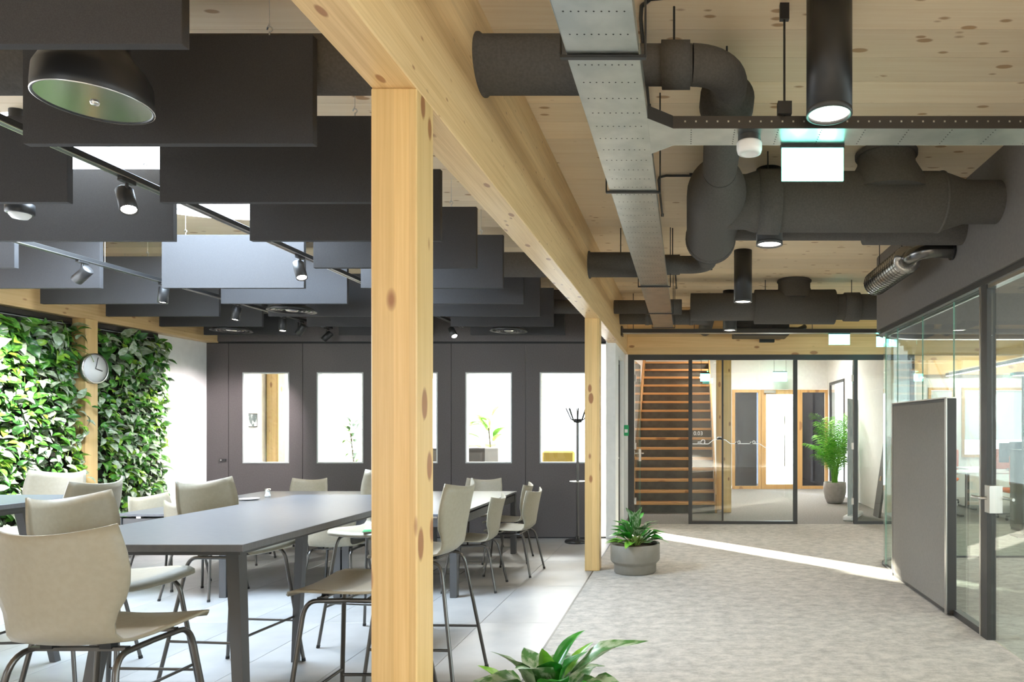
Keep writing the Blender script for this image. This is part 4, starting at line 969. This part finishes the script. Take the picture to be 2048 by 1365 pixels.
pot_plant('broad variegated leaves of the plant at the lower picture edge', -.575, 2.86, lv, 'low round plant pots', 1.22)
# --- tall areca palm in the lobby
t = thing('potted_palm', 'tall bright green palm in a grey egg-shaped pot in the lobby', 'potted palm', (2.93, 13.4, 0))
MB().lathe([(.001,0),(.13,0),(.15,.01),(.19,.1),(.218,.22),(.222,.32),(.213,.41),(.205,.415),(.198,.40),(.195,.36),(.001,.36)], 40).build('pot', M['potgrey'], t)
MB().lathe([(.196,.37),(.001,.38)], 28).build('soil', M['soil'], t)
rp = random.Random(3)
for i in range(34):
    az = i*137.5; hgt = .5 + 1.12*rp.random()**.8; spread = rp.uniform(.22, .52)*(1 if hgt > .75 else .75)
    if math.cos(R(az)) > .3: spread *= .7
    g = MB(); ca, sa = math.cos(R(az)), math.sin(R(az)); P = []
    for k in range(11):
        u = k/10; r_ = .05 + spread*u**2; z = .38 + hgt*(1.28*u - .34*u**3)
        P.append(Vector((ca*r_, sa*r_, z)))
    g.tube(P, [.008-.0007*k for k in range(11)], 5, False)
    side = Vector((-sa, ca, 0))
    for k in range(9, 29):
        u = k/28; i0 = min(int(u*10), 9); p = P[i0].lerp(P[i0+1], u*10-i0); tan = (P[i0+1]-P[i0]).normalized()
        ll = .27*math.sin(math.pi*min(1, .15 + (u-.3)*1.1))**.6 + .03
        for s_ in (-1, 1):
            d = (side*s_*.85 + tan*.65 + Vector((0,0,rp.uniform(-.2,.05)))).normalized(); e_ = p + d*ll + Vector((0,0,-.38*ll)); m_ = p + d*ll*.55 + Vector((0,0,-.04*ll))
            w = tan*.0062
            g.add([p-w*.4, m_-w, e_, m_+w, p+w*.4], [(0,1,3,4),(1,2,3)])
    g.build('frond', M['palm'], t)

# ------------------------------------------------------------------ lobby extras
t = thing('roll_up_banner', 'white roll-up banner seen at an angle behind the partition glass', 'banner', (2.75, 11.2, 0), R(64))
MB().box(-.42,.42,-.08,.08,0,.08,.02).build('base', M['whitep'], t); MB().box(-.40,.40,-.004,.004,.08,1.95).build('sheet', noise_mat('banner_print', (.42,.45,.45), (.62,.62,.58), 6, .6), t); MB().tube([(0,.01,.08),(0,.01,1.95)], .01, 8).build('pole', M['black'], t)
t = thing('leaning_board', 'dark narrow board leaning against the lobby wall', 'board', (3.18, 11.35, 0))
b_ = MB().box(-.02,.02,-.16,.16,0,1.35,.004).build('board', M['bulk'], t); b_.rotation_euler = (0, R(8), 0)
MB().box(-.03,-.02,-.03,.03,.6,.68).build('wooden_grip', M['oak'], b_)

# ------------------------------------------------------------------ office behind the pod
struct('wall_office', MB().box(3.55, 5.15, 14.5, 14.65, 0, ZC).box(5.15, 7.5, 14.5, 14.65, 2.33, ZC).box(5.15, 7.5, 14.5, 14.65, 0, .85).box(5.72, 5.86, 14.5, 14.65, .85, 2.33), M['white'], 'white office rear wall with wooden window frames', 'wall')
for i, (xa, xb, lab) in enumerate(((5.15, 5.72, 'narrow wooden office window with pale roller blind'), (5.86, 7.5, 'wide wooden office window with pale roller blind'))):
    w = tag(empty('window_%d' % (i+3), (0, 14.5, 0)), lab, 'window', kind='structure')
    fr(xa, xb, .85, 2.33, .06, -.03, .08, M['oak'], w, 'window_frame')
    MB().box(xa+.06, xb-.06, .05, .058, .91, 2.27).build('pane', M['glass'], w)
    MB().box(xa+.065, xb-.065, .0, .004, 1.22, 2.26).build('roller_blind', M['blind'], w)
struct('trim_4', MB().box(3.56, 7.5, 14.38, 14.5, 2.60, ZC, .004), M['glulam_x'], 'spruce beam above the office windows behind the pod', 'beam')
def desk(label, x, y_):
    t = thing('office_desk', label, 'desk', (x, y_, 0), 0, 'office desks')
    MB().box(-.8,.8,-.4,.4,.715,.74,.003).build('desk_top', M['whitep'], t)
    for sx in (-.7,.7):
        MB().box(sx-.03,sx+.03,-.03,.03,.03,.715).build('leg', M['galvdark'], t); MB().box(sx-.03,sx+.03,-.35,.35,0,.03).build('foot', M['galvdark'], t)
    return t
desk('white office desk in front of the wide blind window', 5.9, 12.6); desk('white office desk nearer to the pod glass', 5.3, 11.7)
def mon(label, x, y_):
    t = thing('monitor', label, 'monitor', (x, y_, .741)); MB().box(-.12,.12,-.08,.08,0,.01).build('foot', M['black'], t); MB().box(-.02,.02,.01,.03,.01,.25).build('stand', M['black'], t); MB().box(-.28,.28,-.01,.01,.14,.48,.003).build('screen', M['blackgloss'], t)
t = thing('desk_screen', 'bright orange screen standing on the rear office desk', 'desk screen', (5.66, 12.28, .741))
MB().box(-.2,.2,-.015,.015,.0,.36,.006).build('panel', M['orange'], t); MB().box(-.15,-.11,-.05,.05,0,.012).build('foot', M['black'], t); MB().box(.11,.15,-.05,.05,0,.012).build('foot', M['black'], t)
mon('dark monitor on the rear office desk', 6.3, 12.7); mon('dark monitor on the front office desk', 5.7, 11.8)
def ochair(label, x, y_, rz):
    t = thing('office_chair', label, 'office chair', (x, y_, 0), rz)
    MB().box(-.23,.23,-.23,.23,.44,.5,.02).build('seat', M['orange'], t); MB().box(-.22,.22,-.26,-.21,.56,1.05,.02).build('backrest', M['orange'], t)
    MB().tube([(0,0,.08),(0,0,.44)], .025, 10).build('column', M['black'], t); MB().bar((0,-.2,.46),(0,-.235,.7), .05, .015).build('back_support', M['black'], t)
    for k in range(5):
        a = R(72*k); l = MB().bar((0,0,.09),(.28*math.cos(a),.28*math.sin(a),.07), .035, .025).build('base_arm', M['black'], t); MB().tube([(.28*math.cos(a)-.012,.28*math.sin(a),.03),(.28*math.cos(a)+.012,.28*math.sin(a),.03)], .03, 10).build('castor', M['black'], l)
ochair('bright orange office chair at the front desk', 5.35, 11.05, 0); ochair('orange office chair farther back at the rear desk', 5.05, 13.3, R(150))
t = thing('storage_cabinet', 'grey office cabinet seen through the pod glass', 'cabinet', (4.95, 9.7, 0))
MB().box(-.2,.2,-.3,.3,.04,1.15,.004).build('body', M['acoustic'], t); MB().box(-.19,.19,-.29,.29,0,.04).build('plinth', M['black'], t); MB().box(-.205,.205,-.31,.31,1.15,1.17).build('top', M['frame'], t)
for z in (.06, .6): MB().box(-.19,.19,-.312,-.3,z,z+.52,.003).build('door', M['acoustic'], t)
t = thing('floor_lamp', 'dark slim office floor lamp at the right picture edge', 'floor lamp', (4.62, 9.3, 0))
MB().box(-.15,.15,-.12,.12,0,.02).build('base', M['black'], t); MB().box(-.03,.03,-.02,.02,.02,2.2).build('pole', M['frame'], t); MB().box(-.15,.3,-.1,.1,2.2,2.24).build('lamp_head', M['frame'], t); MB().box(-.12,.27,-.08,.08,2.195,2.2).build('diffuser', M['led'], t)
t = thing('linear_pendant', 'thin glowing linear pendant lamp over the office', 'pendant lamp', (4.75, 9.2, 2.42))
MB().box(-.03,.03,0,3.2,.0,.05).build('housing', M['black'], t); MB().box(-.025,.025,.01,3.19,-.006,0).build('diffuser', M['led'], t)
for yy in (.4, 2.8): MB().tube([(0,yy,.05),(0,yy,ZC-2.42)], .002, 5).build('wire', M['steel'], t)

# ------------------------------------------------------------------ room behind the folding wall
tag(MB().box(-.09,.09,-.09,.09,0,ZC,.004).build('timber_column', M['glulam_z']), 'spruce column seen through the leftmost partition window', 'column', kind='structure').location = (-6.33, 10.55, 0)
t = thing('wall_picture', 'small dark picture on the white wall seen through the leftmost partition window', 'picture', (XL, 10.12, 1.5))
MB().box(.002,.02,-.12,.12,-.01,.2).build('frame', M['black'], t); MB().box(.02,.022,-.1,.1,.01,.18).build('print', noise_mat('picture_print', (.05,.07,.08), (.6,.66,.66), 14, .6, lo=.5, hi=.6), t)
t = thing('low_cabinet', 'dark low cabinet seen through the second partition window', 'cabinet', (-4.45, 11.5, 0))
MB().box(-.4,.4,-.25,.25,.05,1.12,.004).build('body', M['bulk'], t); MB().box(-.38,.38,-.23,.23,0,.05).build('plinth', M['black'], t); MB().box(-.41,.41,-.26,.26,1.12,1.14).build('top', M['frame'], t)
t = thing('red_folder_box', 'red box standing on the low cabinet behind the second window', 'box', (-4.38, 11.45, 1.141)); MB().box(-.1,.1,-.1,.1,0,.2,.004).build('body', mat('red_card', (.7,.05,.02), .6), t); MB().box(-.103,.103,-.103,.103,.16,.205,.003).build('lid', mat('red_lid', (.6,.04,.02), .6), t)
def bush(label, x, y_, h, n, Lf, wf_, mm, pot=True):
    t = thing('potted_plant', label, 'potted plant', (x, y_, 0))
    MB().lathe([(.001,0),(.13,0),(.16,.3),(.15,.31),(.14,.28),(.001,.28)], 24).build('pot', M['potgrey'], t)
    MB().tube([(0,0,.27),(.02,.01,h*.5),(-.03,0,h*.8)], .012, 8).build('trunk', M['bark'], t)
    lm = leaf_mesh('leaf', Lf, wf_, mm, .4, .25, 5); r_ = random.Random(int(abs(x)*100))
    for i in range(n):
        z = r_.uniform(h*.45, h*.9); d = Vector((r_.uniform(-1,1), r_.uniform(-1,1), r_.uniform(-.1,1))).normalized(); up = Vector((0,0,1)); xx = d.cross(up).normalized(); uu = xx.cross(d); b_ = Vector((0,0,z)) + d*r_.uniform(.02,.18)
        link('leaf', lm, t).matrix_local = Matrix(((xx.x,d.x,uu.x,b_.x),(xx.y,d.y,uu.y,b_.y),(xx.z,d.z,uu.z,b_.z),(0,0,0,1))) @ Matrix.Scale(r_.uniform(.7,1.2), 4)
bush('slender leafy plant seen through the second partition window', -5.02, 10.3, 1.75, 40, .12, .05, M['leaf1'])
bush('big-leaved plant seen through the window right of the column', -3.2, 11.2, 1.85, 12, .42, .20, M['aglao2'])
t = thing('side_unit', 'dark and white unit below the big-leaved plant behind the glass', 'cabinet', (-3.0, 10.4, 0)); MB().box(-.25,.0,-.2,.2,.03,1.18,.004).build('dark_body', M['bulk'], t); MB().box(.0,.2,-.2,.2,.03,1.18,.004).build('light_body', M['whitep'], t); MB().box(-.24,.19,-.19,.19,0,.03).build('plinth', M['black'], t)
t = thing('lounge_chair', 'mustard chair behind the rightmost partition window', 'chair', (-1.95, 10.25, 0)); MB().box(-.25,.25,-.25,.25,.42,.48,.02).build('seat', M['yellow'], t); MB().box(-.25,.25,.2,.27,.48,1.13,.03).build('backrest', M['yellow'], t)
for sx in (-.2,.2):
    for sy in (-.2,.2): MB().tube([(sx,sy,0),(sx*.8,sy*.8,.42)], .015, 8).build('leg', M['legmetal'], t)
def added_room_lamp(label, x, y_, p):  # panel and area lamp added to brighten the rooms beyond
    t = thing('ceiling_panel_light', label, 'ceiling light', (x, y_, ZC-.02)); MB().box(-.6,.6,-.3,.3,0,.02).build('frame', M['whitep'], t); MB().box(-.58,.58,-.28,.28,-.004,0).build('diffuser', M['led'], t)
    l = bpy.data.lights.new('lamp_light', 'AREA'); l.shape = 'RECTANGLE'; l.size = 1.1; l.size_y = .5; l.energy = p; l.color = (1,.97,.93); link('lamp_light', l, t, (0,0,-.01))
added_room_lamp('white ceiling panel light in the room behind the folding wall', -4.0, 11.6, 300)
added_room_lamp('white ceiling panel light on the right of the room behind the folding wall', -2.2, 12.0, 300)
added_room_lamp('white ceiling panel light over the lobby', 1.6, 14.4, 130)
added_room_lamp('white ceiling panel light over the rear office', 6.0, 13.2, 70)
